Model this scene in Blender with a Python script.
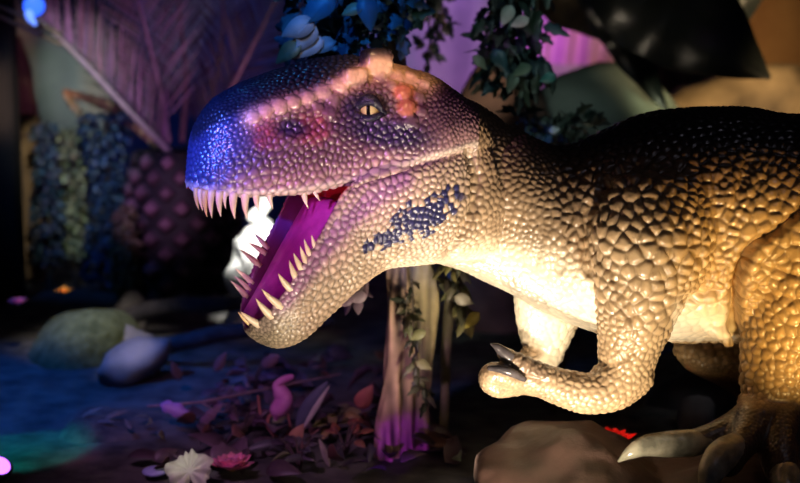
import bpy, bmesh, math, random
import numpy as np
from mathutils import Vector, Matrix, kdtree
from mathutils.bvhtree import BVHTree
from mathutils import noise as mnoise

S = bpy.context.scene
for o in list(bpy.data.objects):
    bpy.data.objects.remove(o, do_unlink=True)
COL = S.collection
R = math.radians
random.seed(7)
RNG = np.random.default_rng(7)

# ------------------------------------------------------------------ camera
CAM = Vector((0.0, -3.5, 1.2))
PITCH = R(8.0)
FPX = 1400.0
cd = bpy.data.cameras.new('camera')
cam = bpy.data.objects.new('camera', cd)
COL.objects.link(cam)
cam.location = CAM
cam.rotation_euler = (R(90) - PITCH, 0, 0)
cd.sensor_width = 36.0
cd.lens = 36.0 * FPX / 800.0
cd.dof.use_dof = True
cd.dof.focus_distance = 3.3
cd.dof.aperture_fstop = 2.0
S.camera = cam

# ------------------------------------------------------------------ view, world, stage lights and added fill spots
S.view_settings.view_transform = 'Standard'
S.view_settings.look = 'None'
S.view_settings.gamma = 1.0
S.view_settings.exposure = 0.0
W = bpy.data.worlds.new('world')
S.world = W
W.use_nodes = True
W.node_tree.nodes['Background'].inputs[0].default_value = (0.10, 0.22, 0.60, 1)
W.node_tree.nodes['Background'].inputs[1].default_value = 0.010

def P(px, py, Y):
    """world point at depth plane Y seen at a pixel"""
    f = Vector((0, math.cos(PITCH), -math.sin(PITCH)))
    up = Vector((0, math.sin(PITCH), math.cos(PITCH)))
    d = f + Vector((1, 0, 0)) * ((px - 400.0) / FPX) + up * ((241.5 - py) / FPX)
    return CAM + d * ((Y - CAM.y) / d.y)

def ray(px, py):
    return (P(px, py, 0.0) - CAM).normalized()

def floor_at(px, py):
    d = ray(px, py)
    return CAM + d * (-CAM.z / d.z)

def mpp(Y):
    return (Y - CAM.y) / FPX

def spot(name, loc, target, color, power, angle=40, blend=0.5, size=0.05):
    l = bpy.data.lights.new(name, 'SPOT')
    l.energy = power
    l.color = color
    l.spot_size = R(angle)
    l.spot_blend = blend
    l.shadow_soft_size = size
    o = bpy.data.objects.new(name, l)
    COL.objects.link(o)
    o.location = loc
    o.rotation_euler = (Vector(target) - Vector(loc)).to_track_quat('-Z', 'Y').to_euler()
    return o

spot('warm_floor_spot', (0.36, -0.85, 0.03), P(535, 270, -0.1), (1.0, 0.84, 0.62), 68, 70, 0.8, 0.03)
spot('belly_fill_spot', (0.03, -0.12, 0.04), P(520, 290, 0.0), (1.0, 0.87, 0.68), 24, 80, 0.9, 0.03)  # unseen spot added to light the dark underside of throat and belly
spot('back_fill_spot', (1.6, -2.6, 2.7), P(640, 170, 0.0), (0.85, 0.8, 1.0), 9, 50, 0.9, 0.2)  # dim fill added to bring out the scales of the dark back
spot('amber_floor_spot', (0.98, -0.95, 0.10), P(800, 205, -0.2), (1.0, 0.64, 0.22), 58, 50, 0.8, 0.03)
spot('jaw_floor_spot', (0.02, -1.30, 0.10), P(345, 240, -0.2), (1.0, 0.80, 0.60), 64, 46, 0.8, 0.03)
spot('mauve_head_spot', (-1.1, -1.95, 1.15), P(350, 145, -0.2), (0.85, 0.34, 1.0), 120, 17, 0.9, 0.03)
spot('brow_spot', (0.25, -1.9, 2.1), P(375, 80, -0.15), (1.0, 0.55, 0.26), 120, 10, 0.9, 0.03)
spot('blue_spot', (-1.55, -1.95, 1.45), P(212, 140, -0.3), (0.03, 0.15, 1.0), 460, 11, 0.8, 0.03)
spot('tongue_spot', (-1.5, -1.4, 0.75), P(300, 240, -0.2), (1.0, 0.14, 0.85), 34, 12, 0.8, 0.03)
spot('blue_flood', (-2.3, 0.4, 2.6), floor_at(40, 390), (0.02, 0.17, 1.0), 300, 36, 0.9, 0.1)
spot('teal_spot', (-1.9, -0.6, 1.6), floor_at(6, 452), (0.0, 0.80, 0.72), 130, 12, 0.3, 0.03)
spot('mound_spot', (-0.9, 0.6, 1.8), floor_at(95, 342), (1.0, 0.9, 0.75), 130, 19, 0.8, 0.04)  # added to brighten the mound and rocks
spot('violet_litter_spot', (-0.9, -1.3, 1.7), floor_at(255, 430), (0.95, 0.45, 1.0), 60, 30, 0.9, 0.03)
spot('palm_lilac_spot', (-0.5, 1.2, 0.5), P(130, 60, 3.3), (0.80, 0.30, 0.95), 30, 40, 0.8, 0.05)
spot('ivy_blue_spot', (-0.5, -0.7, 2.3), P(338, 15, 0.45), (0.03, 0.24, 1.0), 60, 20, 0.7, 0.05)
spot('backdrop_magenta_spot', (0.1, 2.8, 0.5), P(500, 45, 4.7), (0.85, 0.25, 0.95), 150, 34, 0.7, 0.05)
spot('backdrop_blue_spot', (0.2, 2.8, 3.3), P(450, -5, 4.7), (0.10, 0.12, 1.0), 260, 30, 0.8, 0.05)
spot('ivy_green_spot', (0.9, -0.9, 2.7), P(520, 60, 0.9), (0.65, 0.95, 0.85), 34, 16, 0.9, 0.05)  # added so the ivy is not a black silhouette
spot('backdrop_green_spot', (1.1, 1.0, 0.9), P(650, 92, 2.9), (0.95, 1.0, 0.62), 95, 9, 0.9, 0.05)
spot('backdrop_amber_spot', (2.2, 1.3, 1.0), P(745, 60, 3.0), (1.0, 0.70, 0.36), 190, 44, 0.8, 0.05)
spot('shrub_white_spot', (-1.0, 0.9, 2.2), P(72, 150, 3.4), (0.95, 1.0, 0.80), 150, 20, 0.9, 0.05)
spot('spire_spot', (-1.7, 1.6, 0.9), P(25, 90, 3.6), (1.0, 0.6, 0.35), 120, 18, 0.9, 0.05)  # added to lift the dark rock spire
spot('shrub_blue_spot', (-1.8, 1.2, 2.5), P(95, 200, 3.3), (0.05, 0.25, 1.0), 60, 24, 0.9, 0.05)
spot('glare_patch_spot', (-0.4, 0.9, 2.3), P(254, 238, 2.4), (1.0, 0.98, 0.92), 900, 7.5, 0.4, 0.03)
spot('tree_spot', (0.3, -0.75, 0.12), P(402, 340, 0.5), (1.0, 0.80, 0.60), 40, 20, 0.8, 0.03)
spot('wall_green_spot', (-2.0, 2.2, 2.9), P(78, 75, 4.7), (0.80, 1.0, 0.82), 220, 13, 0.9, 0.05)  # extra spot added to brighten the dark wall beside the palm
spot('wall_deep_blue_spot', (-0.9, 2.6, 2.9), P(195, 45, 4.7), (0.03, 0.10, 1.0), 60, 40, 0.9, 0.05)  # added for a blue tone between the fronds
spot('tree_lilac_spot', (-0.45, -0.75, 0.35), P(394, 370, 0.5), (0.95, 0.5, 1.0), 22, 16, 0.9, 0.03)
spot('tree_violet_spot', (-0.2, -0.7, 0.12), P(400, 440, 0.5), (0.42, 0.03, 1.0), 40, 7, 0.2, 0.02)
spot('pale_leaf_spot', (-0.75, -1.1, 1.3), floor_at(190, 474), (0.95, 1.0, 0.8), 30, 5, 0.6, 0.02)  # narrow spot added to brighten one leaf
spot('ivy_pale_spot', (-0.1, -1.2, 2.2), P(308, 40, 0.35), (0.95, 0.95, 1.0), 16, 4, 0.6, 0.02)  # small spot added to whiten the pale ivy leaves
spot('umber_spot', (1.2, 0.9, 0.9), P(460, 85, 2.5), (1.0, 0.75, 0.55), 70, 12, 0.9, 0.03)  # added because the umber boulder was left black
spot('grey_rock_spot', (1.3, 0.1, 1.0), P(695, 408, 0.85), (0.9, 0.95, 1.0), 9, 12, 0.7, 0.03)  # small white fill added for the pale pointed rock
spot('crown_teal_spot', (-0.95, -0.5, 2.5), P(285, 75, -0.2), (0.02, 0.28, 0.8), 34, 14, 0.9, 0.05)  # weak top light added to tint the crown teal
spot('maroon_floor_spot', (-1.6, -0.6, 1.5), floor_at(64, 455), (1.0, 0.10, 0.12), 14, 6, 0.6, 0.02)
spot('slanting_rock_spot', (-0.55, 0.2, 1.5), P(128, 358, 1.5), (1.0, 0.9, 0.95), 90, 7, 0.8, 0.03)  # narrow fill added to turn the blue rock grey
spot('far_teeth_spot', (-0.95, -1.25, 0.28), P(266, 265, -0.2), (1.0, 0.72, 0.72), 16, 9, 0.8, 0.02)  # added to brighten the far row of lower teeth
spot('boulder_backdrop_spot', (0.5, 1.2, 0.9), P(590, 85, 2.9), (0.75, 0.9, 0.85), 14, 20, 0.9, 0.05)
spot('palm_trunk_spot', (-1.35, 1.0, 1.2), P(158, 205, 3.05), (0.85, 0.40, 0.80), 95, 14, 0.9, 0.04)  # extra spot added to bring out the trunk diamonds
spot('red_flower_spot', (0.5, 0.9, 0.9), P(615, 440, 0.3), (1.0, 0.10, 0.06), 30, 16, 0.6, 0.03)

# ------------------------------------------------------------------ helpers
def new_mat(name):
    m = bpy.data.materials.new(name)
    m.use_nodes = True
    nt = m.node_tree
    return m, nt, nt.nodes['Principled BSDF']

def mat(name, c, c2=None, rough=0.6, scale=8.0, bump=0.0, metal=0.0, detail=6.0, trans=0.0):
    """procedural two-tone noise material"""
    m, nt, b = new_mat(name)
    b.inputs['Roughness'].default_value = rough
    b.inputs['Metallic'].default_value = metal
    if trans:
        b.inputs['Transmission Weight'].default_value = trans
    tc = nt.nodes.new('ShaderNodeTexCoord')
    n = nt.nodes.new('ShaderNodeTexNoise')
    n.inputs['Scale'].default_value = scale
    n.inputs['Detail'].default_value = detail
    nt.links.new(tc.outputs['Object'], n.inputs['Vector'])
    r = nt.nodes.new('ShaderNodeValToRGB')
    r.color_ramp.elements[0].position = 0.35
    r.color_ramp.elements[1].position = 0.65
    r.color_ramp.elements[0].color = (*c, 1)
    r.color_ramp.elements[1].color = (*(c2 or tuple(x * 1.5 for x in c)), 1)
    nt.links.new(n.outputs['Fac'], r.inputs['Fac'])
    nt.links.new(r.outputs['Color'], b.inputs['Base Color'])
    if bump:
        bp = nt.nodes.new('ShaderNodeBump')
        bp.inputs['Strength'].default_value = bump
        bp.inputs['Distance'].default_value = 0.02
        nt.links.new(n.outputs['Fac'], bp.inputs['Height'])
        nt.links.new(bp.outputs['Normal'], b.inputs['Normal'])
    return m

def emit_mat(name, c, strength):
    m, nt, b = new_mat(name)
    b.inputs['Base Color'].default_value = (*c, 1)
    b.inputs['Emission Color'].default_value = (*c, 1)
    b.inputs['Emission Strength'].default_value = strength
    return m

def tag(o, label=None, cat=None, group=None, kind=None):
    if label: o['label'] = label
    if cat: o['category'] = cat
    if group: o['group'] = group
    if kind: o['kind'] = kind
    return o

def empty(name, loc, label, cat, group=None):
    o = bpy.data.objects.new(name, None)
    o.empty_display_size = 0.1
    COL.objects.link(o)
    o.location = loc
    return tag(o, label, cat, group)

def mesh_obj(name, V, F, m, parent=None, smooth=True):
    me = bpy.data.meshes.new(name)
    me.from_pydata([tuple(v) for v in V], [], [tuple(f) for f in F])
    me.update()
    if smooth:
        me.polygons.foreach_set('use_smooth', [True] * len(me.polygons))
    if m: me.materials.append(m)
    o = bpy.data.objects.new(name, me)
    COL.objects.link(o)
    if parent is not None:
        o.parent = parent
        rel(o, parent)
    return o

def world_loc(o):
    v = Vector((0, 0, 0))
    while o is not None:
        v += o.location
        o = o.parent
    return v

def rel(o, parent):
    """vertices are given in world space: shift so the object sits under an unrotated parent"""
    o.data.transform(Matrix.Translation(-world_loc(parent)))

class MB:
    def __init__(s): s.V, s.F = [], []
    def add(s, V, F):
        k = len(s.V)
        s.V += [Vector(v) for v in V]
        s.F += [tuple(i + k for i in f) for f in F]
    def build(s, name, m, parent=None, smooth=True):
        return mesh_obj(name, s.V, s.F, m, parent, smooth)

def loft(rings, closed=True):
    n = len(rings[0])
    V = [v for r in rings for v in r]
    F = []
    for i in range(len(rings) - 1):
        for j in range(n):
            a, b = i * n + j, i * n + (j + 1) % n
            F.append((a, b, b + n, a + n))
    if closed:
        for r, idx in ((rings[0], 0), (rings[-1], len(rings) - 1)):
            c = sum((Vector(v) for v in r), Vector()) / n
            k = len(V)
            V.append(c)
            for j in range(n):
                a, b = idx * n + j, idx * n + (j + 1) % n
                F.append((b, a, k) if idx == 0 else (a, b, k))
    return V, F

def cr(pts, n):
    """Catmull-Rom resample of tuples to n samples"""
    A = np.array([list(p) for p in pts], float)
    m = len(A)
    Pp = np.vstack([2 * A[0] - A[1], A, 2 * A[-1] - A[-2]])
    out = []
    for t in np.linspace(0, m - 1 - 1e-9, n):
        i = int(t); f = t - i
        p0, p1, p2, p3 = Pp[i], Pp[i + 1], Pp[i + 2], Pp[i + 3]
        out.append(0.5 * ((2 * p1) + (-p0 + p2) * f + (2 * p0 - 5 * p1 + 4 * p2 - p3) * f * f + (-p0 + 3 * p1 - 3 * p2 + p3) * f ** 3))
    return np.array(out)

def tube_world(pts, n=24, seg=24, round_ends=True, ref=Vector((0, 1, 0))):
    """pts: (x,y,z,r,rd) world; r across, rd along the ref axis"""
    A = cr(pts, n)
    rings = []
    def ring(c, T, r, rd):
        D = ref - T * ref.dot(T)
        if D.length < 1e-3: D = Vector((1, 0, 0)) - T * T.x
        D.normalize()
        Sd = T.cross(D)
        return [c + Sd * (r * math.cos(a)) + D * (rd * math.sin(a)) for a in np.linspace(0, 2 * math.pi, seg, endpoint=False)]
    for i in range(n):
        a, b = A[max(i - 1, 0)], A[min(i + 1, n - 1)]
        T = Vector(b[:3] - a[:3]).normalized()
        c = Vector(A[i][:3]); r, rd = max(A[i][3], 1e-4), max(A[i][4], 1e-4)
        if i == 0 and round_ends:
            for q in (80, 55, 28):
                rings.append(ring(c - T * (min(r, rd) * math.sin(R(q))), T, r * math.cos(R(q)), rd * math.cos(R(q))))
        rings.append(ring(c, T, r, rd))
        if i == n - 1 and round_ends:
            for q in (28, 55, 80):
                rings.append(ring(c + T * (min(r, rd) * math.sin(R(q))), T, r * math.cos(R(q)), rd * math.cos(R(q))))
    return loft(rings)

def tube(pts, n=24, seg=24, **k):
    """pts: (px,py,Y,r_px[,rd_px])"""
    W_ = []
    for p in pts:
        c = P(p[0], p[1], p[2]); s = mpp(p[2])
        W_.append((c.x, c.y, c.z, p[3] * s, (p[4] if len(p) > 4 else p[3]) * s))
    return tube_world(W_, n, seg, **k)

def ico(sub=3):
    bm = bmesh.new()
    bmesh.ops.create_icosphere(bm, subdivisions=sub, radius=1)
    V = [v.co.copy() for v in bm.verts]; F = [tuple(v.index for v in f.verts) for f in bm.faces]
    bm.free()
    return V, F

def rock_geo(seed, size, sub=4, planes=14, rough=0.05, soft=14.0):
    rg = np.random.default_rng(seed)
    V, F = ico(sub)
    N = rg.normal(size=(planes, 3)); N /= np.linalg.norm(N, axis=1)[:, None]
    D = rg.uniform(0.72, 1.0, planes)
    A = np.array([list(v) for v in V])
    dots = A @ N.T
    r = np.where(dots > 0.05, D / np.maximum(dots, 0.05), 9.0)
    r = np.minimum(r, 1.25)
    rr = -np.log(np.exp(-soft * r).sum(1) + math.exp(-soft * 1.1)) / soft
    out = []
    for a, q in zip(A, rr):
        v = Vector(a)
        nz = mnoise.fractal(v * 2.3 + Vector((seed, 0, 0)), 0.9, 2.0, 5)
        q = q * (1 + rough * nz)
        out.append(Vector((v.x * q * size[0], v.y * q * size[1], v.z * q * size[2])))
    return out, F

def rock(name, px0, py0, px1, py1, Y, seed, m, label, depth=None, cat='rock', group=None, rough=0.06, sub=4, rotz=0.0):
    """a boulder whose outline fills about the given pixel box"""
    a, b = P(px0, py0, Y), P(px1, py1, Y)
    size = (abs(b.x - a.x) / 2, depth or abs(b.x - a.x) / 2, abs(a.z - b.z) / 2)
    V, F = rock_geo(seed, size, sub, rough=rough)
    c = (a + b) / 2
    o = mesh_obj(name, V, F, m)
    o.location = c
    o.rotation_euler.z = rotz
    return tag(o, label, cat, group)

# ------------------------------------------------------------------ the setting
m_floor = mat('dark_earth', (0.035, 0.035, 0.035), (0.13, 0.12, 0.11), 0.9, 9, 0.7)
V = []; F = []
nx, ny = 90, 90
for j in range(ny + 1):
    for i in range(nx + 1):
        x = -4.5 + 9 * i / nx; y = -2.2 + 8.0 * j / ny
        z = 0.018 * mnoise.fractal(Vector((x * 2.2, y * 2.2, 0)), 0.8, 2, 5) - 0.01
        V.append((x, y, z))
for j in range(ny):
    for i in range(nx):
        a = j * (nx + 1) + i
        F.append((a, a + 1, a + nx + 2, a + nx + 1))
floor = mesh_obj('floor', V, F, m_floor)
tag(floor, kind='structure')

m_wall = mat('painted_backdrop', (0.16, 0.17, 0.16), (0.34, 0.33, 0.32), 0.85, 1.6, 0.3)
V = []; F = []
nx = 160
for j in range(2):
    for i in range(nx + 1):
        x = -4.5 + 9 * i / nx
        V.append((x, 4.75 + 0.05 * math.sin(x * 9) + 0.03 * math.sin(x * 23 + 1), 3.6 * j - 0.02))
for i in range(nx):
    F.append((i, i + 1, i + nx + 2, i + nx + 1))
wall = mesh_obj('wall_back', V, F, m_wall)
tag(wall, kind='structure')
mesh_obj('ceiling', [(-4.5, -2.2, 3.6), (4.5, -2.2, 3.6), (4.5, 5.2, 3.6), (-4.5, 5.2, 3.6)], [(0, 1, 2, 3)],
         mat('black_ceiling', (0.008, 0.008, 0.01), (0.015, 0.015, 0.02), 0.9, 4))['kind'] = 'structure'

# ------------------------------------------------------------------ the tyrannosaur statue
PSI = R(27.0)
HF = Vector((-math.cos(PSI), -math.sin(PSI), 0))        # forward (snout)
HN = Vector((math.sin(PSI), -math.cos(PSI), 0))         # near side
HU = Vector((0, 0, 1))
HO = P(470, 170, -0.02)
PX = 0.0025

def H(px, py, w):
    """world point on the head plane offset by w pixels towards the near side"""
    d = ray(px, py)
    t = ((HO - CAM).dot(HN) + w * PX) / d.dot(HN)
    return CAM + d * t

def HL(u, v, w):
    return HO + HF * u + HU * v + HN * w

def huv(p):
    q = p - HO
    return q.dot(HF), q.dot(HU), q.dot(HN)

def interp(tab, x):
    t = sorted(tab)
    return float(np.interp(x, [a for a, b in t], [b for a, b in t]))

DINO = []          # (V, F) closed shells that the statue's body is fused from

# --- upper head: contours read along the snout
top_px = [(472, 150), (468, 128), (460, 108), (445, 90), (425, 74), (400, 65), (370, 59), (345, 55), (310, 61), (275, 70), (240, 82), (215, 96), (201, 112), (192, 128), (187, 145), (186, 165)]
lip_px = [(500, 140), (470, 149), (440, 158), (410, 165), (380, 173), (350, 184), (320, 190), (290, 195), (250, 197), (215, 195), (195, 193), (187, 190)]
HWT = [(472, 34), (468, 48), (460, 60), (440, 72), (410, 76), (380, 70), (345, 62), (310, 57), (275, 53), (240, 47), (215, 40), (200, 29), (191, 17), (187, 6)]
def hwx(px): return interp(HWT, px)
TOP = []; LIP = []; HW = []
for px, py in top_px:
    u, v, w = huv(H(px, py, 0)); TOP.append((u, v))
for px, py in lip_px:
    u, v, w = huv(H(px, py, 0)); u0 = u
    for _ in range(3):
        ww = interp(HW, u) if False else hwx(px)
        u, v, w = huv(H(px, py, 0.9 * ww * 0.8))
    LIP.append((u, v))
for px, hw in HWT:
    u, v, w = huv(H(px, 160, 0)); HW.append((u, hw * PX))
U0 = min(u for u, v in TOP); U1 = max(u for u, v in HW)
prof = [(0.0, 0.90), (0.05, 0.97), (0.14, 1.0), (0.3, 0.99), (0.45, 0.96), (0.6, 0.90), (0.72, 0.82), (0.84, 0.66), (0.93, 0.44), (0.98, 0.24)]
rings = []
us = list(np.linspace(U0, U1 - 0.05, 34)) + [U1 - 0.05 + 0.05 * math.sin(R(a)) for a in (20, 40, 60, 75, 88)]
for u in us:
    tp, lp, hw = interp(TOP, u), interp(LIP, u), max(interp(HW, u), 0.004)
    k = (u - (U1 - 0.05)) / 0.05
    if k > 0:
        tp = lp + (tp - lp) * max(0.25, math.sqrt(max(0, 1 - k * k * 0.8)))
    pr = [HL(u, lp + (tp - lp) * t, hw * m_) for t, m_ in prof]
    fr = [HL(u, lp + (tp - lp) * t, -hw * m_) for t, m_ in reversed(prof)]
    palate = 0.010 if k <= 0 else 0.004
    mid = [HL(u, tp, 0)]
    pal = [HL(u, lp + palate, -hw * 0.55), HL(u, lp + palate * 1.6, 0), HL(u, lp + palate, hw * 0.55)]
    rings.append(pr + mid + fr + pal)
DINO.append(loft(rings))

# --- lower jaw: (edge px, bottom px, half width px)
JAW = [((250, 323), (248, 333), 9), ((256, 322), (258, 341), 22), ((268, 313), (273, 347), 36), ((285, 290), (299, 336), 45), ((300, 268), (324, 312), 51),
       ((316, 242), (348, 288), 56), ((333, 214), (376, 268), 61), ((350, 186), (403, 264), 66), ((385, 172), (428, 262), 72), ((425, 162), (450, 262), 75),
       ((462, 150), (472, 262), 72), ((490, 146), (490, 262), 64)]
def jaw_row(q):
    ex, ey, bx, by, hw = q
    E = H(ex, ey, hw); B = H(bx, by, hw * 0.15)
    eu, ev, _ = huv(E); bu, bv, _ = huv(B)
    return eu, ev, bu, bv, hw * PX
JR = np.array([jaw_row((e[0], e[1], b[0], b[1], h)) for e, b, h in JAW])
JS = cr(JR, 44)
jprof = [(0.0, 0.0), (0.01, 0.35), (0.05, 0.62), (0.14, 0.84), (0.28, 0.97), (0.45, 1.03), (0.65, 1.04), (0.85, 1.02), (0.97, 0.98)]
rings = []
for i, (eu, ev, bu, bv, hw) in enumerate(JS):
    s = i / (len(JS) - 1)
    def J(t, w): return HL(bu + (eu - bu) * t, bv + (ev - bv) * t, w)
    side = [J(t, hw * m_) for t, m_ in jprof[1:]]
    far = [J(t, -hw * m_) for t, m_ in reversed(jprof[1:])]
    fl = 0.55 if s < 0.64 else 0.55 + 0.45 * min(1, (s - 0.64) / 0.12)
    tw = min(0.014, hw * 0.25)
    inner = [J(1.0, hw * 0.93), J(0.98, hw - tw - 0.003), J(fl + 0.1, hw - tw - 0.012 if hw > 0.03 else hw * 0.5), J(fl, hw * 0.35), J(fl - .02, 0),
             J(fl, -hw * 0.35), J(fl + 0.1, -hw + tw + 0.012 if hw > 0.03 else -hw * 0.5), J(0.98, -hw + tw + 0.003), J(1.0, -hw * 0.93)]
    rings.append([J(0, 0)] + side + inner + far)
DINO.append(loft(rings))

# --- neck, trunk and tail: (px, top, bottom, half width px, Y)
TRUNK = [(400, 92, 240, 30, -0.06), (430, 86, 258, 54, -0.04), (460, 96, 270, 64, -0.02), (490, 112, 283, 68, 0.0), (520, 131, 298, 74, 0.0), (550, 146, 314, 80, 0), (575, 145, 324, 85, 0),
         (605, 129, 332, 92, 0), (640, 115, 337, 99, 0), (680, 108, 338, 104, 0), (720, 107, 338, 106, 0), (770, 112, 342, 106, 0.0), (830, 118, 346, 106, 0),
         (900, 124, 350, 102, 0), (980, 134, 335, 92, 0), (1060, 148, 310, 74, 0.02), (1140, 165, 285, 54, 0.05), (1220, 185, 265, 36, 0.08), (1290, 205, 250, 20, 0.1)]
T_ = cr(TRUNK, 70)
rings = []
for px, tp, bt, hw, Y in T_:
    a, b = P(px, tp, Y), P(px, bt, Y)
    c = (a + b) / 2; hh = (a - b).length / 2; hw *= mpp(Y)
    ring = []
    for an in np.linspace(0, 2 * math.pi, 40, endpoint=False):
        ca, sa = math.cos(an), math.sin(an)
        e = 0.86
        x = math.copysign(abs(ca) ** e, ca); z = math.copysign(abs(sa) ** e, sa)
        narrow = 1.0 - 0.22 * max(0, z) ** 2 - 0.10 * max(0, -z) ** 2
        ring.append(Vector((c.x, c.y + hw * x * narrow, c.z + hh * z)))
    rings.append(ring)
DINO.append(loft(rings))

# --- limbs (px, py, Y, radius px, depth radius px)
DINO.append(tube([(655, 205, -0.20, 62, 38), (654, 245, -0.235, 63, 40), (640, 295, -0.235, 47, 34), (630, 340, -0.225, 33, 27), (622, 372, -0.23, 28, 24), (606, 386, -0.24, 24, 22)], 26, 28))
DINO.append(tube([(632, 375, -0.23, 22, 22), (612, 389, -0.24, 22.5, 22), (585, 392, -0.255, 21.5, 20), (560, 387, -0.27, 18, 17), (538, 379, -0.285, 15.5, 15), (522, 374, -0.29, 13, 14)], 26, 24))
# near hand: two curled fingers
DINO.append(tube([(548, 381, -0.285, 14, 13), (532, 371, -0.30, 12.5, 12), (517, 361, -0.31, 10.5, 10), (503, 353, -0.315, 7.5, 7)], 20, 18))
DINO.append(tube([(535, 384, -0.275, 12, 12), (515, 380, -0.30, 11, 12), (500, 374, -0.318, 11.5, 12), (490, 374, -0.322, 11, 11), (489, 383, -0.318, 9.5, 9), (499, 389, -0.31, 8, 8), (509, 390, -0.30, 6, 7)], 28, 18))
DINO.append(tube([(530, 382, -0.26, 10), (512, 388, -0.25, 8), (500, 386, -0.25, 5)], 12, 14))
# far arm
DINO.append(tube([(555, 265, 0.10, 44), (548, 305, 0.13, 35), (545, 335, 0.14, 27), (541, 355, 0.13, 22), (528, 366, 0.10, 18), (512, 378, 0.07, 15), (500, 384, 0.05, 12)], 26, 22))
# near leg
DINO.append(tube([(880, 190, -0.13, 105, 50), (855, 235, -0.16, 104, 54), (825, 285, -0.175, 86, 50), (796, 330, -0.18, 56, 42), (784, 365, -0.18, 45, 38), (778, 395, -0.18, 39, 34), (770, 415, -0.19, 35, 32)], 28, 34))
DINO.append(tube([(775, 405, -0.19, 34, 32), (752, 420, -0.21, 22, 22), (728, 428, -0.24, 14, 15), (705, 437, -0.26, 12, 13), (690, 442, -0.27, 11, 12)], 22, 20))
DINO.append(tube([(768, 408, -0.20, 30, 28), (752, 428, -0.26, 22, 22), (738, 447, -0.31, 17, 18), (728, 462, -0.34, 15, 16)], 22, 20))
DINO.append(tube([(780, 408, -0.20, 28, 28), (778, 432, -0.26, 23, 24), (780, 458, -0.31, 20, 22), (785, 480, -0.34, 17, 19)], 22, 20))
DINO.append(tube([(788, 405, -0.17, 26, 26), (815, 435, -0.12, 20, 20), (835, 455, -0.08, 14, 14)], 16, 18))
# far leg
DINO.append(tube([(850, 240, 0.14, 90, 46), (780, 300, 0.18, 62, 44), (722, 336, 0.20, 45, 38), (708, 347, 0.20, 32, 32), (740, 372, 0.21, 24, 26), (765, 400, 0.22, 20, 22), (780, 430, 0.22, 20, 22), (765, 455, 0.18, 16, 18), (742, 464, 0.12, 10, 12)], 40, 26))
# skin fold where the belly meets the leg
DINO.append(tube([(715, 322, -0.17, 16, 9), (724, 334, -0.175, 9, 7), (729, 344, -0.175, 4, 4)], 12, 12))

def fuse(shells, voxel, name='fused'):
    mb = MB()
    for V, F in shells: mb.add(V, F)
    me = bpy.data.meshes.new(name)
    me.from_pydata([tuple(v) for v in mb.V], [], mb.F)
    bm = bmesh.new(); bm.from_mesh(me)
    # consistent outward normals, one shell at a time
    bmesh.ops.recalc_face_normals(bm, faces=bm.faces)
    bm.to_mesh(me); bm.free()
    o = bpy.data.objects.new(name, me)
    COL.objects.link(o)
    md = o.modifiers.new('r', 'REMESH')
    md.mode = 'VOXEL'; md.voxel_size = voxel
    dg = bpy.context.evaluated_depsgraph_get()
    out = bpy.data.meshes.new_from_object(o.evaluated_get(dg))
    bpy.data.objects.remove(o)
    return out

def bvh_of(me):
    return BVHTree.FromPolygons([v.co.copy() for v in me.vertices], [tuple(p.vertices) for p in me.polygons])

rough_body = fuse(DINO, 0.008)
BV = bvh_of(rough_body)
def hit(px, py, bv=None):
    loc, nor, i, d = (bv or BV).ray_cast(CAM, ray(px, py))
    return loc, nor

def lump(px, py, r, inset=0.35):
    loc, nor = hit(px, py)
    if loc is None: return
    V, F = ico(2)
    rr = r * 1.12 * mpp(loc.y)
    c = loc - nor * (rr * inset)
    Mx = frame_of(nor)
    sx, sy = RNG.uniform(0.9, 1.15), RNG.uniform(0.85, 1.1)
    out = []
    for v in V:
        q = [math.copysign(abs(k) ** 0.62, k) for k in v]
        out.append(c + Mx @ Vector((q[0] * rr * 0.82 * sx, q[1] * rr * 0.82 * sy, q[2] * rr * 0.80)))
    DINO.append((out, F))

def frame_of(n):
    n = n.normalized()
    t = Vector((0, 0, 1)).cross(n).normalized()
    t = (Matrix.Rotation(R(-18) + RNG.uniform(-.25, .25), 3, n) @ t)
    return Matrix((t, n.cross(t), n)).transposed()

# brow ridge bosses, hornlet and the big scales behind the eye
BOSS = [(254, 117, 6.5), (266, 111, 7.5), (280, 106, 8), (294, 102, 8.5), (308, 97, 9), (323, 91, 9.5), (339, 85, 10.5), (357, 77, 11.5), (378, 74, 11), (396, 74, 9.5), (411, 76, 9), (425, 83, 7),
        (404, 93, 10), (407, 108, 10), (410, 121, 7.5), (420, 97, 7.5), (422, 111, 6.5), (392, 85, 7), (334, 101, 8), (330, 113, 7), (318, 108, 6), (398, 123, 6)]
for q in BOSS:
    lump(*q, inset=0.30)
def box_lump(c, sx, sy, sz, rz):
    V, F = ico(3)
    out = []
    for v in V:
        q = [math.copysign(abs(k) ** 0.5, k) for k in v]
        x, y, z = q[0] * sx, q[1] * sy, q[2] * sz
        out.append(Vector((c.x + x * math.cos(rz) - y * math.sin(rz), c.y + x * math.sin(rz) + y * math.cos(rz), c.z + z)))
    DINO.append((out, F))
box_lump(H(376, 64, 36), 0.036, 0.030, 0.036, PSI)
box_lump(H(354, 76, 42), 0.032, 0.026, 0.022, PSI)
# pale lip roll of the upper jaw running back above the cheek
lipw = []
for px, py in [(196, 190), (215, 191), (250, 193), (290, 191), (320, 186), (350, 180), (375, 173), (400, 165), (430, 156), (455, 150), (470, 147)]:
    loc, nor = hit(px, py - 1)
    if loc is None: continue
    c = loc - nor * 0.006
    lipw.append((c.x, c.y, c.z, 0.0105, 0.0105))
DINO.append(tube_world(lipw, 40, 12))
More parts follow.
